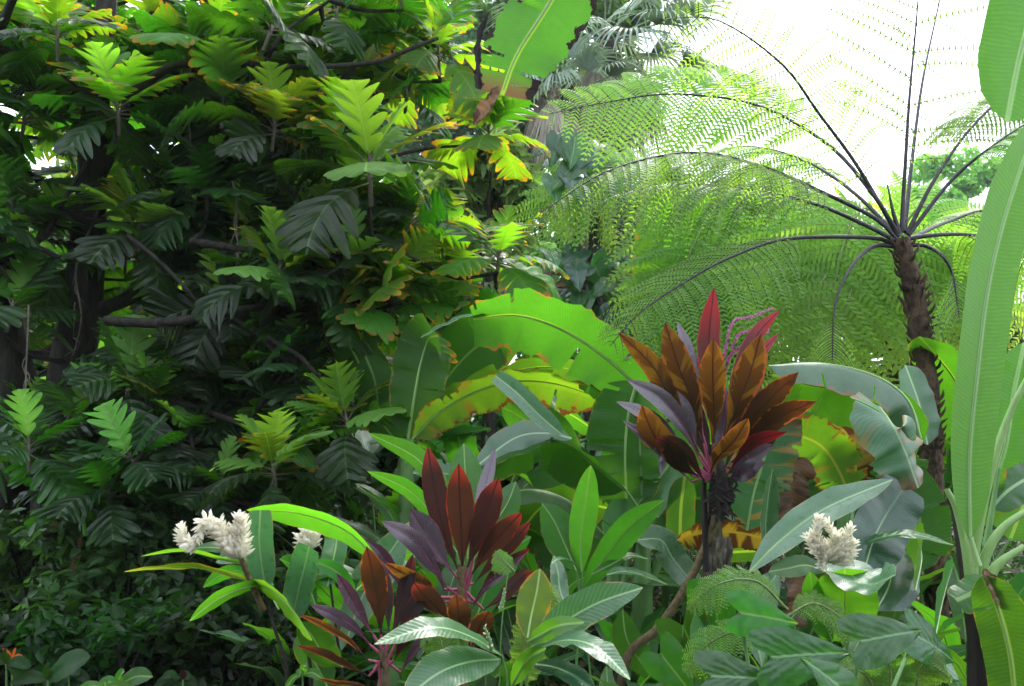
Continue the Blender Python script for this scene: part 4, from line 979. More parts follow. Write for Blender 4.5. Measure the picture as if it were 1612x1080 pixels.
for (l_) in ([(1128, 640), (1150, 515), (1180, 500), (1215, 486)], [(1140, 600), (1160, 530), (1190, 522), (1210, 522)], [(1130, 600), (1150, 560), (1170, 545), (1185, 548)]):
    pp = pts(l_, 3.78); mb.tube(pp, [.003, .002, .001], 5, 16, 0); c, T, s = curve(pp, 60)
    for i in range(24, 60):
        for q in range(4):
            dv = nrm(rng.standard_normal(3)) * .012; blade(mb, [c[i], c[i] + dv * .6, c[i] + dv], .005, 'round', n=4, m=3)
mb.build('flower_spray', M['pink'], c1)

d2 = 3.15
stem2 = [np.array([P(730, 1080, d2)[0], d2, -.02]), P(730, 1060, d2), P(728, 1000, d2), P(726, 940, d2), P(726, 890, d2)]
rows2 = [('tidark', U0, [(722, 900), (700, 840), (684, 770), (673, 702)], 46, .05),
         ('tipurple', T0, [(745, 880), (755, 810), (765, 760), (780, 704)], 28, .2),
         ('tidark', U0, [(735, 895), (752, 850), (768, 800), (785, 752)], 52, -.02),
         ('tidark', U0, [(728, 900), (727, 850), (724, 790), (722, 730)], 52, -.12),
         ('tipurple', T0, [(712, 900), (690, 870), (665, 830), (646, 802)], 50, -.05),
         ('tipurple', T0, [(704, 925), (680, 890), (650, 850), (600, 820)], 36, -.15),
         ('tidark', U0, [(742, 905), (765, 870), (790, 840), (822, 806)], 42, -.1),
         ('tidark', U0, [(745, 920), (780, 880), (810, 850), (836, 820)], 30, 0),
         ('tidark', U0, [(745, 950), (775, 910), (800, 890), (835, 862)], 26, -.05),
         ('tipurple', T0, [(740, 965), (760, 930), (790, 905), (828, 870)], 16, -.15),
         ('tiorange', U0, [(700, 950), (670, 920), (640, 905), (605, 886)], 30, -.25),
         ('tidark', U0, [(712, 985), (690, 960), (670, 940), (652, 918)], 46, -.3),
         ('tiolive', U0, [(725, 1020), (725, 990), (722, 965), (718, 935)], 46, -.4),
         ('tiolive', U0, [(742, 1020), (750, 1000), (760, 980), (770, 962)], 40, -.3),
         ('tidark', U0, [(700, 930), (680, 880), (660, 850), (650, 810)], 40, .15),
         ('tipurple', T0, [(640, 940), (620, 900), (600, 870), (576, 850)], 22, -.1),
         ('tidark', U0, [(760, 960), (790, 940), (820, 910), (840, 900)], 30, .1)]
cordyline('short cordyline with upright maroon leaves tipped in red, between green ginger leaves', stem2, [.02, .02, .018, .017, .014], rows2, d2, (728, 930))
d3 = 2.95
stem3 = [np.array([P(610, 1080, d3)[0], d3, -.02]), P(608, 1075, d3), P(604, 1050, d3), P(602, 1020, d3)]
rows3 = [('tiolive', U0, [(600, 1000), (596, 955), (588, 910), (577, 860)], 48, -.05),
         ('tipurple', T0, [(588, 1000), (570, 970), (550, 935), (530, 902)], 28, -.1),
         ('tipurple', T0, [(582, 1015), (560, 990), (530, 970), (488, 952)], 24, -.2),
         ('tiorange', U0, [(580, 1040), (550, 1010), (510, 985), (470, 967)], 17, -.25),
         ('tiolive', U0, [(582, 1065), (550, 1050), (510, 1030), (465, 1016)], 22, -.3),
         ('tidark', U0, [(615, 1010), (630, 960), (640, 920), (650, 872)], 32, .05),
         ('tidark', U0, [(622, 1015), (645, 970), (660, 945), (680, 920)], 34, .05),
         ('tiorange', U0, [(600, 1095), (565, 1080), (530, 1075), (500, 1068)], 18, -.3),
         ('tidark', U0, [(612, 1000), (610, 950), (600, 900), (598, 880)], 30, .15),
         ('tipurple', T0, [(630, 1060), (655, 1020), (675, 1010)], 20, -.2),
         ('tidark', U0, [(620, 1040), (640, 1000), (650, 970)], 30, -.1)]
cordyline('low cordyline of narrow purple and rust leaves spreading beside the white shell ginger', stem3, [.016, .016, .014, .012], rows3, d3, (602, 1040))

# ------------------------------------------------------------------ ginger plants
def ginger(label, px, d, rows, name='ginger_plant', cat='ginger', canes=(), canemat='stalk'):
    t = plant(name, label, cat, px, d, 'ginger plants')
    for row in rows:
        mat, side, l, w, dt = row[:5]; kw = row[5] if len(row) > 5 else {}
        kk = dict(fold=rng.uniform(.15, .35), wave=.04, ribr=.0035, n=26); kk.update(kw)
        leaf(t, mat, kk.pop('kind', 'ginger'), l, w, d, dt, side=side, **kk)
    for l_, r_ in canes:
        r_ *= .6; mb = MB(); pp = pts(l_, d); mb.tube([np.array([pp[0][0], pp[0][1], -.02])] + pp, [r_, r_, r_ * .6], 7, 16, 0); mb.build('cane', [M[canemat]], t)
    return t
def flower(par, specs, d, size=.032, dens=1.0):
    """spikes of white bracts along image curves"""
    for l_ in specs:
        mb = MB(); pp = pts(l_, d); c, T, s = curve(pp, 40); L = s[-1]
        mb.tube(pp, [.006, .005, .003], 6, 12, 1)
        nb = int(L / .0024 * dens)
        for k in range(nb):
            q = k / nb; x = c[min(39, int(q * 39))]; tt = T[min(39, int(q * 39))]
            a = k * 2.4; h = nrm(np.cross(tt, [0.3, 1, .1])); b = np.cross(tt, h)
            rd = math.cos(a) * h + math.sin(a) * b
            z = size * (1.15 - .5 * q) * rng.uniform(.7, 1.25)
            e = x + rd * z * .85 + tt * z * .75
            blade(mb, [x, x + rd * z * .5 + tt * z * .25, e], z * .64, 'round', n0=tt - rd * .6, fold=.6, droop=-.1, n=7, m=5, mat=0)
        mb.build('flower_spike', [M['white'], M['stalk']], par)
g = ginger('white-flowered shell ginger with long arching leaves over the dark undergrowth', 455, 3.2, [
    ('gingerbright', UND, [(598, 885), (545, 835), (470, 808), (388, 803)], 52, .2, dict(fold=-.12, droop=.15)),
    ('gingerpale', (.3, -1, .2), [(418, 925), (412, 890), (408, 850), (410, 803)], 44, -.05, dict(kind='stub')),
    ('gingerpale', (-.2, -1, .2), [(460, 975), (470, 930), (480, 890), (487, 860)], 52, -.1, dict(kind='stub')),
    ('ginger', (0, -1, .2), [(515, 925), (525, 880), (530, 850), (528, 828)], 40, .25, dict(kind='stub')),
    ('gingerbright', (0, .4, 1), [(405, 890), (345, 880), (290, 868), (220, 876)], 26, -.1),
    ('ginger', (0, -.4, 1), [(400, 885), (370, 868), (330, 862), (290, 866)], 30, 0),
    ('gingeryellow', (0, .5, 1), [(450, 950), (390, 915), (300, 893), (195, 900)], 34, -.1, dict(wave=.08)),
    ('gingerbright', UND, [(430, 920), (385, 925), (340, 945), (298, 978)], 34, -.2),
    ('gingerbright', (.1, .8, .5), [(395, 915), (430, 930), (465, 965), (492, 1008)], 56, -.35, dict(fold=-.1)),
    ('ginger', (.1, .8, .3), [(470, 900), (500, 920), (520, 940), (548, 965)], 40, .15),
    ('ginger', (.2, -.8, .3), [(560, 940), (535, 905), (510, 890), (490, 885)], 26, -.1),
    ('gingerpale', (.2, -1, .3), [(545, 1010), (570, 940), (600, 890), (645, 825)], 64, .2),
    ('ginger', (0, .8, .3), [(540, 1050), (510, 1030), (490, 1000), (470, 980)], 56, -.1),
    ('ginger', (0, .8, .3), [(500, 960), (490, 930), (480, 900), (440, 880)], 50, .3),
    ('gingerpale', (.1, -.9, .4), [(430, 905), (400, 880), (370, 872), (340, 885)], 34, .1),
    ('ginger', (0, -.5, 1), [(470, 925), (500, 905), (540, 900), (575, 915)], 34, .1),
    ('ginger', (0, .8, .3), [(520, 1090), (500, 1050), (480, 1020), (475, 990)], 60, .1),
    ('gingerpale', (-.3, -.9, .3), [(520, 1040), (535, 1000), (545, 960), (560, 920)], 48, .25),
    ('ginger', (0, .8, .3), [(440, 960), (425, 930), (420, 900), (425, 870)], 44, .35),
    ('gingerbright', (0, .8, .3), [(560, 930), (590, 900), (620, 880), (660, 870)], 44, .35),
    ('ginger', (0, .8, .4), [(410, 920), (380, 900), (350, 905), (320, 925)], 26, .2)],
    'shell_ginger', 'shell ginger', canes=[([(452, 1070), (432, 990), (415, 930)], .014), ([(490, 1070), (475, 1000), (460, 960)], .014), ([(540, 1090), (530, 1000), (520, 920)], .012)], canemat='bark')
mb = MB(); mb.tube([P(415, 960, 3.2), P(392, 910, 3.15), P(378, 875, 3.1)], [.012, .011, .009], 7, 10, 0); mb.build('flower_stalk', [M['tibark']], g)
flower(g, [[(378, 880), (372, 850), (376, 810)], [(376, 880), (360, 855), (345, 820)], [(376, 875), (352, 850), (330, 822)], [(370, 870), (345, 838), (322, 818), (312, 845), (300, 858)], [(312, 858), (300, 858), (288, 845), (284, 828)], [(378, 880), (384, 850), (382, 815)], [(374, 878), (365, 860), (358, 850)]], 3.08, .041)
flower(g, [[(490, 865), (485, 845), (482, 830)], [(490, 865), (495, 850), (497, 838)], [(488, 865), (476, 852), (472, 842)]], 3.5, .042)

g = ginger('ginger with three glossy upright blades in the middle of the bed', 915, 3.7, [
    ('gingerbright', (.2, .9, .1), [(916, 900), (914, 850), (922, 790), (930, 732)], 44, 0, dict(pet=(916, 960))),
    ('ginger', (-.1, .9, .2), [(908, 900), (890, 860), (872, 820), (853, 792)], 58, .1, dict(pet=(916, 960))),
    ('ginger', (.3, -.9, .3), [(918, 925), (950, 880), (990, 830), (1045, 787)], 48, -.1, dict(pet=(916, 970))),
    ('gingerpale', (.1, -1, .2), [(872, 875), (878, 900), (882, 930), (893, 958)], 28, -.2),
    ('gingerpale', (0, -.3, 1), [(915, 900), (900, 884), (880, 880), (868, 888)], 14, -.2),
    ('gingerpale', (0, -.4, 1), [(1050, 920), (1010, 905), (980, 900), (955, 905)], 30, -.2),
    ('ginger', (0, -.3, 1), [(1020, 880), (990, 875), (960, 890), (930, 905)], 24, -.1),
    ('ginger', (0, .8, .4), [(980, 960), (985, 1000), (1000, 1030), (1030, 1070)], 50, 0),
    ('ginger', (0, .8, .4), [(890, 990), (880, 950), (900, 920), (930, 905)], 50, .2)],
    canes=[([(905, 1080), (912, 1000), (916, 930)], .012), ([(930, 1080), (922, 1000), (917, 940)], .01)])
g = ginger('ginger whose light green leaves fan out behind the short maroon cordyline', 735, 3.6, [
    ('ginger', (.2, .8, .4), [(720, 870), (680, 810), (640, 770), (578, 742)], 34, 0, dict(pet=(735, 960))),
    ('ginger', (.1, .8, .4), [(730, 860), (700, 790), (660, 725), (580, 682)], 42, .3, dict(pet=(735, 960))),
    ('gingerbright', (0, .9, .2), [(736, 880), (738, 800), (732, 740), (730, 698)], 62, .3, dict(pet=(735, 960))),
    ('ginger', (0, .9, .2), [(745, 880), (775, 830), (800, 790), (812, 758)], 56, .2, dict(pet=(735, 960))),
    ('ginger', (0, .9, .2), [(745, 985), (770, 920), (800, 870), (836, 845)], 64, .1),
    ('gingerpale', (0, -.9, .4), [(640, 900), (640, 860), (670, 830), (700, 800)], 50, .3),
    ('bananabright', (0, .9, .2), [(690, 900), (675, 870), (665, 840), (650, 810)], 60, .4)],
    canes=[([(735, 1080), (735, 960), (736, 880)], .014)])
g = ginger('ginger with veined drooping leaves and a white bud spike at the front of the bed', 800, 2.35, [
    ('gingerveined', (.1, -.5, 1), [(790, 1032), (740, 1002), (680, 988), (590, 1014)], 50, -.25, dict(wave=.07, ribr=.002)),
    ('gingerveined', (.3, -.7, .9), [(788, 1038), (740, 1042), (690, 1060), (632, 1105)], 70, -.3, dict(wave=.05, ribr=.002)),
    ('gingeryellow', (0, .9, .2), [(830, 1005), (836, 970), (845, 930), (850, 895)], 56, .1),
    ('gingerveined', (.2, -.8, .7), [(835, 1020), (880, 985), (940, 950), (1012, 925)], 62, -.05, dict(wave=.06, ribr=.002)),
    ('gingerveined', (.2, -.5, .9), [(838, 1025), (890, 1008), (940, 1020), (992, 1070)], 48, -.25, dict(wave=.12, ribr=.002)),
    ('darkwet', (.2, -.7, .8), [(838, 1045), (870, 1050), (900, 1062), (940, 1090)], 42, -.2),
    ('ginger', (.2, -.8, .4), [(830, 1010), (850, 1000), (880, 985), (920, 980)], 30, -.2),
    ('ginger', (.0, -.8, .4), [(805, 1080), (830, 1040), (860, 1020)], 30, -.1)],
    canes=[([(800, 1120), (795, 1060), (790, 1030)], .008), ([(828, 1120), (832, 1060), (832, 1005)], .008), ([(786, 1120), (790, 980), (800, 900)], .004)])
flower(g, [[(775, 1022), (768, 1000), (762, 985)]], 2.3, .012, .5)
flower(g, [[(788, 960), (793, 940), (795, 925)]], 2.35, .009, .5)
g = ginger('white-flowered ginger with a ring-shaped bloom resting on broad wet leaves', 1320, 3.0, [
    ('gingerpale', (-.1, -.8, .8), [(1180, 900), (1230, 850), (1300, 800), (1405, 755)], 56, .2, dict(wave=.06)),
    ('darkwet', (.2, -1, .4), [(1360, 900), (1375, 850), (1395, 810), (1425, 765)], 96, .3, dict(kind='stub')),
    ('taro', (0, -.3, 1), [(1500, 858), (1440, 842), (1390, 845), (1345, 862)], 30, .1),
    ('gingerpale', (0, -.6, .9), [(1330, 880), (1340, 905), (1370, 920), (1410, 905)], 90, -.25, dict(kind='banana', wave=.06)),
    ('gingerbright', (0, .9, .3), [(1335, 1010), (1330, 970), (1330, 930), (1330, 895)], 106, -.1, dict(kind='banana', fold=.1)),
    ('ginger', (0, .9, .3), [(1310, 1010), (1290, 960), (1280, 930), (1275, 900)], 40, -.1),
    ('darkwet', (0, -1, .3), [(1380, 960), (1400, 920), (1405, 880), (1400, 850)], 90, .4),
    ('ginger', (0, -.7, .8), [(1300, 900), (1270, 890), (1240, 895), (1210, 900)], 40, 0),
    ('gingerpale', (0, -1, .4), [(1200, 1050), (1190, 990), (1200, 940), (1225, 900)], 54, .3),
    ('ginger', (0, .9, .3), [(1120, 1060), (1110, 1000), (1115, 950), (1130, 915)], 76, .5),
    ('ginger', (0, .9, .3), [(1470, 1010), (1480, 960), (1490, 920), (1500, 890)], 90, .5),
    ('gingerbright', (0, .9, .3), [(1440, 930), (1450, 880), (1445, 850), (1440, 830)], 60, .6)],
    'shell_ginger', 'shell ginger', canes=[([(1200, 1060), (1260, 960), (1330, 870)], .012), ([(1330, 1090), (1335, 1000), (1335, 900)], .012)])
flower(g, [[(1310, 880), (1288, 868), (1270, 842)], [(1300, 882), (1285, 850), (1290, 812)], [(1305, 885), (1312, 845), (1300, 822)], [(1315, 885), (1330, 850), (1340, 828)], [(1315, 888), (1335, 872), (1346, 850)], [(1310, 888), (1322, 880), (1338, 884)], [(1308, 885), (1300, 880), (1292, 892)], [(1316, 884), (1322, 860), (1318, 838)], [(1308, 880), (1298, 860), (1278, 850)]], 2.85, .033, 1.1)

# ------------------------------------------------------------------ taro and other low plants
def taro(label, px, d, rows, mats=('taro',)):
    t = plant('taro_plant', label, 'taro', px, d, 'taro plants')
    for (x, y, dd, dv, nv, L, mat) in rows:
        c = P(x, y, dd); heart(t, c, dv, nv, L, mat, pet=(P(px, 900, d)[0], d, .05), petmat='stalk')
    return t
taro('taro with two wet shining leaves pointing right at the bottom of the bed', 1290, 2.3, [(1215, 1035, 2.3, (.9, -.1, .12), (.1, -1, .55), .21, 'taro'), (1355, 1010, 2.3, (1, .1, .18), (.1, -1, .6), .19, 'taro'), (1440, 1000, 2.6, (.7, .2, -.35), (.2, -.8, .5), .20, 'taro'), (1330, 1090, 2.2, (-.4, -.2, .4), (0, -.8, .6), .15, 'taro')])
taro('taro with one bright matt green leaf held above the wet leaves', 1210, 2.5, [(1165, 965, 2.5, (.9, -.1, -.1), (0, -1, .5), .17, 'tarobright'), (1120, 1065, 2.3, (.9, 0, .0), (0, -.9, .6), .18, 'taro')])
taro('small taro under the leaning cordyline cane', 1060, 3.2, [(1075, 985, 3.2, (.4, 0, -.9), (0, -1, .2), .26, 'ginger'), (1120, 930, 3.3, (.2, 0, -.9), (0, -1, .3), .26, 'tarobright'), (1040, 1030, 3.0, (.5, 0, -.6), (0, -1, .3), .2, 'ginger')])

def lady(label, px, d, fr_, mat='fern'):
    t = plant('sword_fern', label, 'fern', px, d, 'low ferns')
    for l_, L in fr_: frond(t, pts(l_, d), L, 26, .12, mat, droop=.3, dens=12, r0=.005, rmat='rachisgreen', plane=(0, -.6, .9), pw=.16, sw=.42)
    return t
lady('low fern arching left below the shell ginger bloom', 1240, 2.7, [([(1240, 960), (1190, 915), (1130, 920), (1085, 960)], .08), ([(1230, 980), (1190, 985), (1120, 1010), (1080, 1060)], .08), ([(1240, 970), (1280, 950), (1320, 970), (1340, 1000)], .08)])
lady('low fern behind the white bud spike', 800, 2.8, [([(830, 1040), (835, 990), (860, 950), (870, 920)], .07), ([(720, 1080), (700, 1040), (690, 1000), (660, 985)], .07), ([(820, 1080), (830, 1030), (820, 990)], .06)])
lady('low fern by the taro leaves', 1420, 2.6, [([(1400, 1100), (1400, 1050), (1380, 1030)], .08), ([(1440, 1100), (1450, 1050), (1480, 1030)], .08), ([(1380, 1100), (1360, 1060), (1310, 1050)], .08)])
lady('small lime fern growing at the foot of the maroon cordyline', 700, 3.0, [([(720, 1010), (700, 985), (670, 975), (655, 972)], .05), ([(740, 1040), (720, 1015), (700, 1005), (670, 1010)], .06), ([(810, 900), (800, 890), (780, 870)], .05)], 'fernlight')

# ------------------------------------------------------------------ filler plants of the bed, copied from a few built ones
def blade_plant(name, label, cat, mats, nl, L, w, group, seed, kind='ginger', pet=.3, lean=.5, ribr=.003):
    t = thing(name, label, cat, (0, 0, 0), group); t['ghost'] = 1
    for k in range(nl):
        az = k * 2.4 + rng.normal(0, .3); el = rng.uniform(.55, 1.35) - lean * .3
        l_ = L * rng.uniform(.7, 1.1); ph = pet * rng.uniform(.6, 1.3)
        hd = np.array([math.cos(az), math.sin(az), 0])
        p = [np.array([0, 0, 0.]) + hd * .04]
        a = p[0] + np.array([0, 0, 1.]) * ph + hd * ph * .25
        T = hd * math.cos(el) + np.array([0, 0, math.sin(el)])
        b = a + T * l_ * .5; c = b + (T * .6 + hd * .35 - np.array([0, 0, .3 * lean])) * l_ * .5
        mb = MB(); blade(mb, [a, (a + b) / 2 + np.array([0, 0, .01]), b, c], w * rng.uniform(.8, 1.15), kind, n0=(0, 0, 1) if el < 1 else -hd + np.array([0, 0, .4]), fold=.25, wave=.08, n=22, m=7, rib=ribr, tears=2 if kind == 'banana' else 0)
        mb.tube([p[0], (p[0] + a) / 2, a], [.010, .008, .006], 5, 6, 2)
        mb.build('leaf', [M[mats[k % len(mats)]], M['rib'], M['stalk']], t)
    del t['ghost']
    return t
def copy_tree(o):
    c = o.copy(); col.objects.link(c)
    for ch in o.children:
        d = ch.copy(); col.objects.link(d); d.parent = c
    return c
def fill(proto, rows):
    for i, (px, d, sc, rz, label) in enumerate(rows):
        o = proto if i == 0 else copy_tree(proto)
        x = P(px, 900, d)[0]
        o.location = (x, d, 0); o.scale = (sc, sc, sc * rng.uniform(.9, 1.1)); o.rotation_euler = (0, 0, rz)
        o['label'] = label
pg = blade_plant('ginger_plant', '', 'ginger', ['ginger', 'gingerbright', 'gingerpale'], 13, .62, .12, 'ginger plants filling the bed', 1)
fill(pg, [(560, 4.6, 1.3, .3, 'green ginger clump behind the low rust-leaved cordyline'), (660, 4.2, 1.2, 1.3, 'green ginger clump behind the short maroon cordyline'), (830, 4.3, 1.2, 2.3, 'green ginger clump between the maroon cordyline and the three upright blades'),
          (1000, 4.1, 1.0, 3.3, 'ginger clump behind the leaning cordyline cane'), (1230, 4.4, 1.2, 4.1, 'ginger clump behind the ring-shaped white bloom'), (1390, 3.7, 1.0, 5.1, 'ginger clump beside the blackened pseudostem'),
          (960, 3.3, .7, .8, 'low ginger clump in front of the leaning cane'), (1150, 3.1, .75, 1.8, 'low ginger clump under the arching fern'), (1460, 3.2, .8, 2.8, 'low ginger clump just left of the blackened pseudostem'),
          (880, 2.9, .55, 3.9, 'small ginger clump beside the white bud spike'), (1600, 3.4, 1.1, 3.6, 'ginger clump behind the hanging banana leaf at the frame edge'), (480, 4.0, .9, 4.6, 'shaded ginger clump behind the shell ginger'),
          (760, 3.7, .9, 5.6, 'ginger clump between the two maroon cordylines and the white bud spike'), (1080, 3.4, .9, .2, 'ginger clump beside the bare leaning cane'), (1300, 3.4, .8, 1.1, 'ginger clump directly below the ring-shaped white bloom'), (1350, 4.6, 1.3, 2.1, 'ginger clump under the scorched banana leaves'),
          (700, 5.2, 1.5, 3.0, 'big ginger clump below the brown-edged banana leaf'), (890, 5.0, 1.4, 4.0, 'big ginger clump behind the three upright blades'), (620, 3.4, .8, 5.0, 'ginger clump just behind the low rust-leaved cordyline'), (1530, 4.2, 1.2, .6, 'ginger clump right behind the blackened pseudostem')])
pstrap = blade_plant('strap_plant', '', 'strap-leaved plant', ['ginger', 'shadebright'], 26, .75, .035, 'strap-leaved plants in the shade', 3, 'grass', .1, .3, 0)
fill(pstrap, [(560, 5.4, 1.3, .3, 'strap-leaved clump below the dark banana leaves'), (620, 5.8, 1.4, 1.3, 'strap-leaved clump beside the banana pseudostem'), (500, 5.0, 1.2, 2.3, 'strap-leaved clump behind the shell ginger bloom'), (960, 3.6, .8, 3.3, 'strap-leaved clump near the leaning cane'), (1010, 2.9, .5, 4.3, 'small strap-leaved tuft at the foot of the leaning cane'), (1240, 3.9, 1.0, 5.3, 'strap-leaved clump beside the dry hanging leaf')])
ph_ = blade_plant('heliconia_plant', '', 'heliconia', ['banana', 'bananabright', 'bananapale', 'banana'], 8, 1.05, .24, 'tall broad-leaved plants behind the bed', 2, 'banana', .8, .6, .006)
fill(ph_, [(600, 6.8, 1.1, .3, 'tall broad-leaved heliconia in shade left of the arched banana leaves'), (770, 6.6, 1.05, 1.3, 'tall broad-leaved heliconia behind the brown-edged banana leaf'), (930, 6.0, 1.0, 2.3, 'broad-leaved heliconia behind the leaning cane'),
           (1120, 5.4, 1.0, 3.4, 'broad-leaved heliconia behind the tall red cordyline'), (1290, 5.6, 1.1, 4.4, 'broad-leaved heliconia behind the scorched banana leaves'), (1420, 5.2, 1.1, 5.4, 'broad-leaved heliconia around the fern trunk'),
           (1590, 5.0, 1.2, .9, 'broad-leaved heliconia behind the banana petioles'), (500, 7.6, 1.1, 1.9, 'broad-leaved heliconia deep under the breadfruit boughs'), (1200, 7.2, 1.3, 2.9, 'tallest heliconia, half hidden by fern fronds'), (860, 8.2, 1.4, 4.9, 'heliconia below the dark climber')])

# shrubs and ground cover in the shade
def shrub(label, px, d, py, wpx, hpx, mat, n_, size, group='shaded undergrowth shrubs'):
    c = P(px, py, d); W = wpx * d / F / 2; H = hpx * d / F / 2
    t = thing('shrub', label, 'shrub', (float(c[0]), float(c[1]), 0.0), group)
    cs = [c + rng.uniform(-1, 1, 3) * np.array([W, W * .6, H]) for _ in range(26)]
    cs = [np.array([q[0], q[1], max(q[2], .12)]) for q in cs]
    mb = MB(); leafball(mb, cs, [rng.uniform(.3, .5) * min(W, H) + .04 for _ in cs], n_, size); mb.build('foliage', M[mat], t)
    mb = MB(); b = np.array([c[0], c[1], 0])
    for q in cs[::2]: mb.tube([b + rng.normal(0, .05, 3) * np.array([1, 1, 0]), (b + q) / 2 + rng.normal(0, .04, 3), q], [.012, .009, .004], 5, 7)
    mb.build('stem', M['bark'], t)
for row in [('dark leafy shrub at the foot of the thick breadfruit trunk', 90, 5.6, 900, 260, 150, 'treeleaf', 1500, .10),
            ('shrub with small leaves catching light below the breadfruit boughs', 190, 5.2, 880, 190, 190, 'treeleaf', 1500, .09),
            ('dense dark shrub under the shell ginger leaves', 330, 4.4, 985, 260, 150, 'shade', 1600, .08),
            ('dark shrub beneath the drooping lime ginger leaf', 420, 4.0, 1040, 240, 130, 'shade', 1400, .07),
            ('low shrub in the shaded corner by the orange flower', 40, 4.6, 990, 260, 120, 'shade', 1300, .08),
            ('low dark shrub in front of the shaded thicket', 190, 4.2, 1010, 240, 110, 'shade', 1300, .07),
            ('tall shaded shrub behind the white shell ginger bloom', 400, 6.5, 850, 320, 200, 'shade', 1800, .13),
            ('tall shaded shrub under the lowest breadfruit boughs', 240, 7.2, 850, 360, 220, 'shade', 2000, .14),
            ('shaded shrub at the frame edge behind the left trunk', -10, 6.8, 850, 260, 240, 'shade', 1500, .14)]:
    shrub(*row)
def small_plant(label, px, d, py, mat, rows):
    c = P(px, py, d); t = thing('small_herb', label, 'plant', (float(c[0]), float(c[1]), 0.0), 'small herbs on the ground')
    mb = MB(); b = np.array([c[0], c[1], -.01])
    mb.tube([b, (b + c) / 2 + np.array([.01, 0, 0]), c], [.006, .005, .003], 5, 8); mb.build('stem', M['stalk'], t)
    for (az, el, L) in rows:
        dv = np.array([math.cos(az) * math.cos(el), -.25, math.sin(el) + .1 * math.sin(az)]); mb = MB()
        blade(mb, [c, c + dv * L * .5, c + dv * L + np.array([0, 0, -.03])], L * .42, 'ginger', n0=(0, -.8, .6), fold=.2, n=12, m=7, wave=.05); mb.build('leaf', M[mat], t)
ring = lambda n_, L: [(k * 6.28 / n_, .35 * math.sin(k * 2.4) + .1, L) for k in range(n_)]
small_plant('little whorled herb on the dark ground near the corner', 108, 3.2, 1062, 'shade', ring(7, .09))
small_plant('two-leaved lime seedling at the foot of the shell ginger', 476, 2.9, 1062, 'shadebright', [(1.2, .9, .07), (.3, .2, .08), (2.8, -.3, .06), (4.6, .5, .07)])
small_plant('broad-leaved herb with a dull green blade in the shade', 75, 3.0, 1070, 'shade', [(.4, .55, .22), (2.9, .2, .12), (1.3, .9, .1)])
small_plant('herb with a dark striped blade leaning over the ground', 185, 3.0, 1080, 'ginger', [(.3, .45, .16), (2.2, .3, .1), (1.0, .9, .10)])
small_plant('bright lime herb cut by the bottom of the frame', 165, 2.7, 1082, 'shadebright', [(.1, .1, .10), (3.0, .1, .09), (1.4, .6, .05)])
small_plant('green herb with rounded leaves in the bottom corner', 10, 3.0, 1045, 'shade', [(.3, .2, .1), (2.6, .5, .1), (1.3, 1.0, .09), (-.6, -.2, .08)])
small_plant('whorled herb under the lime ginger leaf', 280, 3.2, 1068, 'shade', ring(8, .08))
ob = thing('orange_flower', 'small orange flower rising from the shaded corner', 'flower', tuple(float(x) for x in (P(18, 1030, 3.2)[0], 3.2, 0)))
mb = MB(); c = P(20, 1035, 3.2); mb.tube([np.array([c[0], 3.2, -.01]), c], [.005, .003], 5, 6); mb.build('stem', M['stalk'], ob)
for k in range(6):
    a = k * 1.1; mb = MB(); e = c + np.array([.05 * math.cos(a), -.02, .035 * math.sin(a) + .01]); blade(mb, [c, (c + e) / 2 + np.array([0, 0, .006]), e], .012, 'ginger', n=7, m=3); mb.build('petal', M['flame'], ob)
rf = thing('flower_bud', 'small dull red bud among the ground herbs', 'flower', tuple(float(x) for x in (P(288, 1065, 3.1)[0], 3.1, 0)))
c = P(288, 1070, 3.1); mb = MB()
for k in range(4): blade(mb, [c, c + np.array([rng.normal(0, .006), 0, .02]), c + np.array([rng.normal(0, .01), 0, .035])], .012, 'ginger', n=7, m=3)
mb.build('bract', M['tidark'], rf); mb = MB(); mb.tube([np.array([c[0], 3.1, -.01]), c], [.004, .003], 5, 5); mb.build('stem', M['stalk'], rf)
st = thing('dead_leaf_stalk', 'pale withered sheath hanging upright in the shade left of the shell ginger', 'dead leaf', tuple(float(x) for x in (P(118, 900, 5.0)[0], 5.0, 0)))
mb = MB(); blade(mb, pts([(112, 912), (122, 870), (135, 830)], 5.0), .05, 'ginger', n0=(0, -1, 0), fold=.8, rag=.2); mb.build('sheath', M['dry'], st)
for x_, y_ in ((105, 800), (88, 828)):
    mb = MB(); blade(mb, pts([(x_ + 24, y_ - 8), (x_, y_), (x_ - 22, y_ + 12)], 5.0), .07, 'ginger', n0=(0, -1, .5), fold=.2, rag=.2); mb.build('yellow_leaf', M['bananarust'], st)

# countless leaves lying and sprouting on the ground
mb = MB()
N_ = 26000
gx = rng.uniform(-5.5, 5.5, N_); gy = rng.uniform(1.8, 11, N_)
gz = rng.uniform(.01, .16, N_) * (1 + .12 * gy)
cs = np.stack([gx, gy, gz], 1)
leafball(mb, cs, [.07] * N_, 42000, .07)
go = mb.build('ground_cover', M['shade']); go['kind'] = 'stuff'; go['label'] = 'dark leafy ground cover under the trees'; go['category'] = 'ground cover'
mb = MB()
for k in range(1600):
    c = np.array([rng.uniform(-4, 4), rng.uniform(2.0, 9), .02]); L = rng.uniform(.08, .2); a = rng.random() * 6.28
    e = np.array([math.cos(a), math.sin(a), rng.uniform(0, .25)]) * L
    blade(mb, [c, c + e * .5 + np.array([0, 0, .03]), c + e], L * .35, 'ginger', n0=(0, 0, 1), n=7, m=3, fold=.4, wave=.2)
go = mb.build('leaf_litter', M['dry']); go['kind'] = 'stuff'; go['label'] = 'brown fallen leaves on the soil'; go['category'] = 'leaf litter'

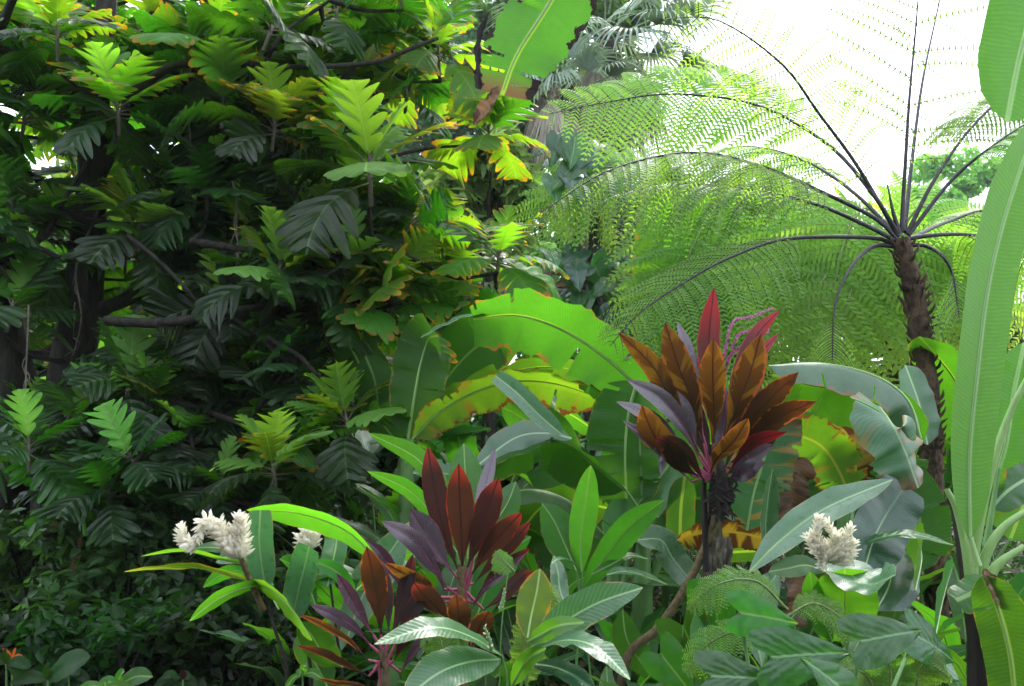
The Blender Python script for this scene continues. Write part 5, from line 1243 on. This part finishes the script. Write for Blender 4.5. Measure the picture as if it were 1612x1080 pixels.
def sky_blocker_tree(label, x, y, z, W, H, n_, size):  # unseen trees added to block sky light from behind and the left
    t = thing('broadleaf_tree', label, 'tree', (x, y, 0), 'added unseen trees blocking sky light')
    cs = [np.array([x, y, z]) + rng.uniform(-1, 1, 3) * np.array([W, W, H]) for _ in range(60)]
    mb = MB(); leafball(mb, cs, [.9] * 60, n_, size); mb.build('crown', M['treeleaf'], t)
    mb = MB(); mb.tube([(x, y, 0), (x + .1, y, z * .6), (x, y, z)], [.25, .2, .1], 10, 14); mb.build('trunk', M['bark'], t)
sky_blocker_tree('added unseen tree beside the viewpoint, shading the breadfruit side', -7.0, -1.5, 5.0, 2.2, 2.5, 16000, .3)

sky_blocker_tree('added unseen tree behind the viewpoint, blocking sky light', -3.5, -7.0, 4.0, 3.5, 3.4, 14000, .4)
sky_blocker_tree('second added unseen tree behind the viewpoint, blocking sky light', 4.0, -8.0, 4.0, 4.0, 3.4, 14000, .4)
def vine(label, l, d, r):
    p = pts(l, d); t = thing('hanging_vine', label, 'vine', tuple(float(x) for x in p[-1]), 'vines hanging in the breadfruit trees')
    mb = MB(); mb.tube(p, [r, r * .8, r * .6], 6, 24, 0, .12); mb.build('strand', M['barkgrey'], t)
    mb = MB()
    for k in range(5): q = p[1] * (1 - k / 5) + p[-1] * k / 5; mb.tube([q, q + np.array([rng.normal(0, .02), 0, -.05]), q + np.array([rng.normal(0, .03), 0, -.12])], [.004, .003, .001], 4, 5)
    mb.build('rootlet', M['barkgrey'], t)
vine('grey root dangling freely among the middle boughs', [(366, 285), (374, 320), (369, 355), (376, 390), (370, 432)], 5.3, .007)
vine('thin root curling beside the thick trunk', [(155, 330), (120, 420), (128, 500), (115, 560)], 5.6, .008)
vine('pale thin root low in the shade near the frame edge', [(45, 480), (42, 560), (40, 620)], 5.2, .007)
vine('slender vine strand in front of the small limb', [(285, 110), (300, 230), (290, 330)], 5.5, .006)
# ------------------------------------------------------------------ humid air
hz = bpy.data.meshes.new('haze')
x0, x1, y0, y1, z0, z1 = -230, 230, -30, 320, -1.5, 24
hz.from_pydata([(x, y, z) for x in (x0, x1) for y in (y0, y1) for z in (z0, z1)], [], [(0, 1, 3, 2), (4, 6, 7, 5), (0, 4, 5, 1), (2, 3, 7, 6), (0, 2, 6, 4), (1, 5, 7, 3)])
ho = bpy.data.objects.new('haze', hz); col.objects.link(ho); ho['kind'] = 'stuff'; ho['label'] = 'pale humid air over the garden'; ho['category'] = 'haze'
hm = bpy.data.materials.new('humid_air'); hm.use_nodes = True; ht = hm.node_tree; ht.nodes.clear()
hv = ht.nodes.new('ShaderNodeVolumePrincipled'); hv.inputs['Density'].default_value = HAZE; hv.inputs['Color'].default_value = (.93, .97, 1, 1); hv.inputs['Anisotropy'].default_value = 0
hq = ht.nodes.new('ShaderNodeOutputMaterial'); ht.links.new(hv.outputs[0], hq.inputs['Volume']); hz.materials.append(hm)
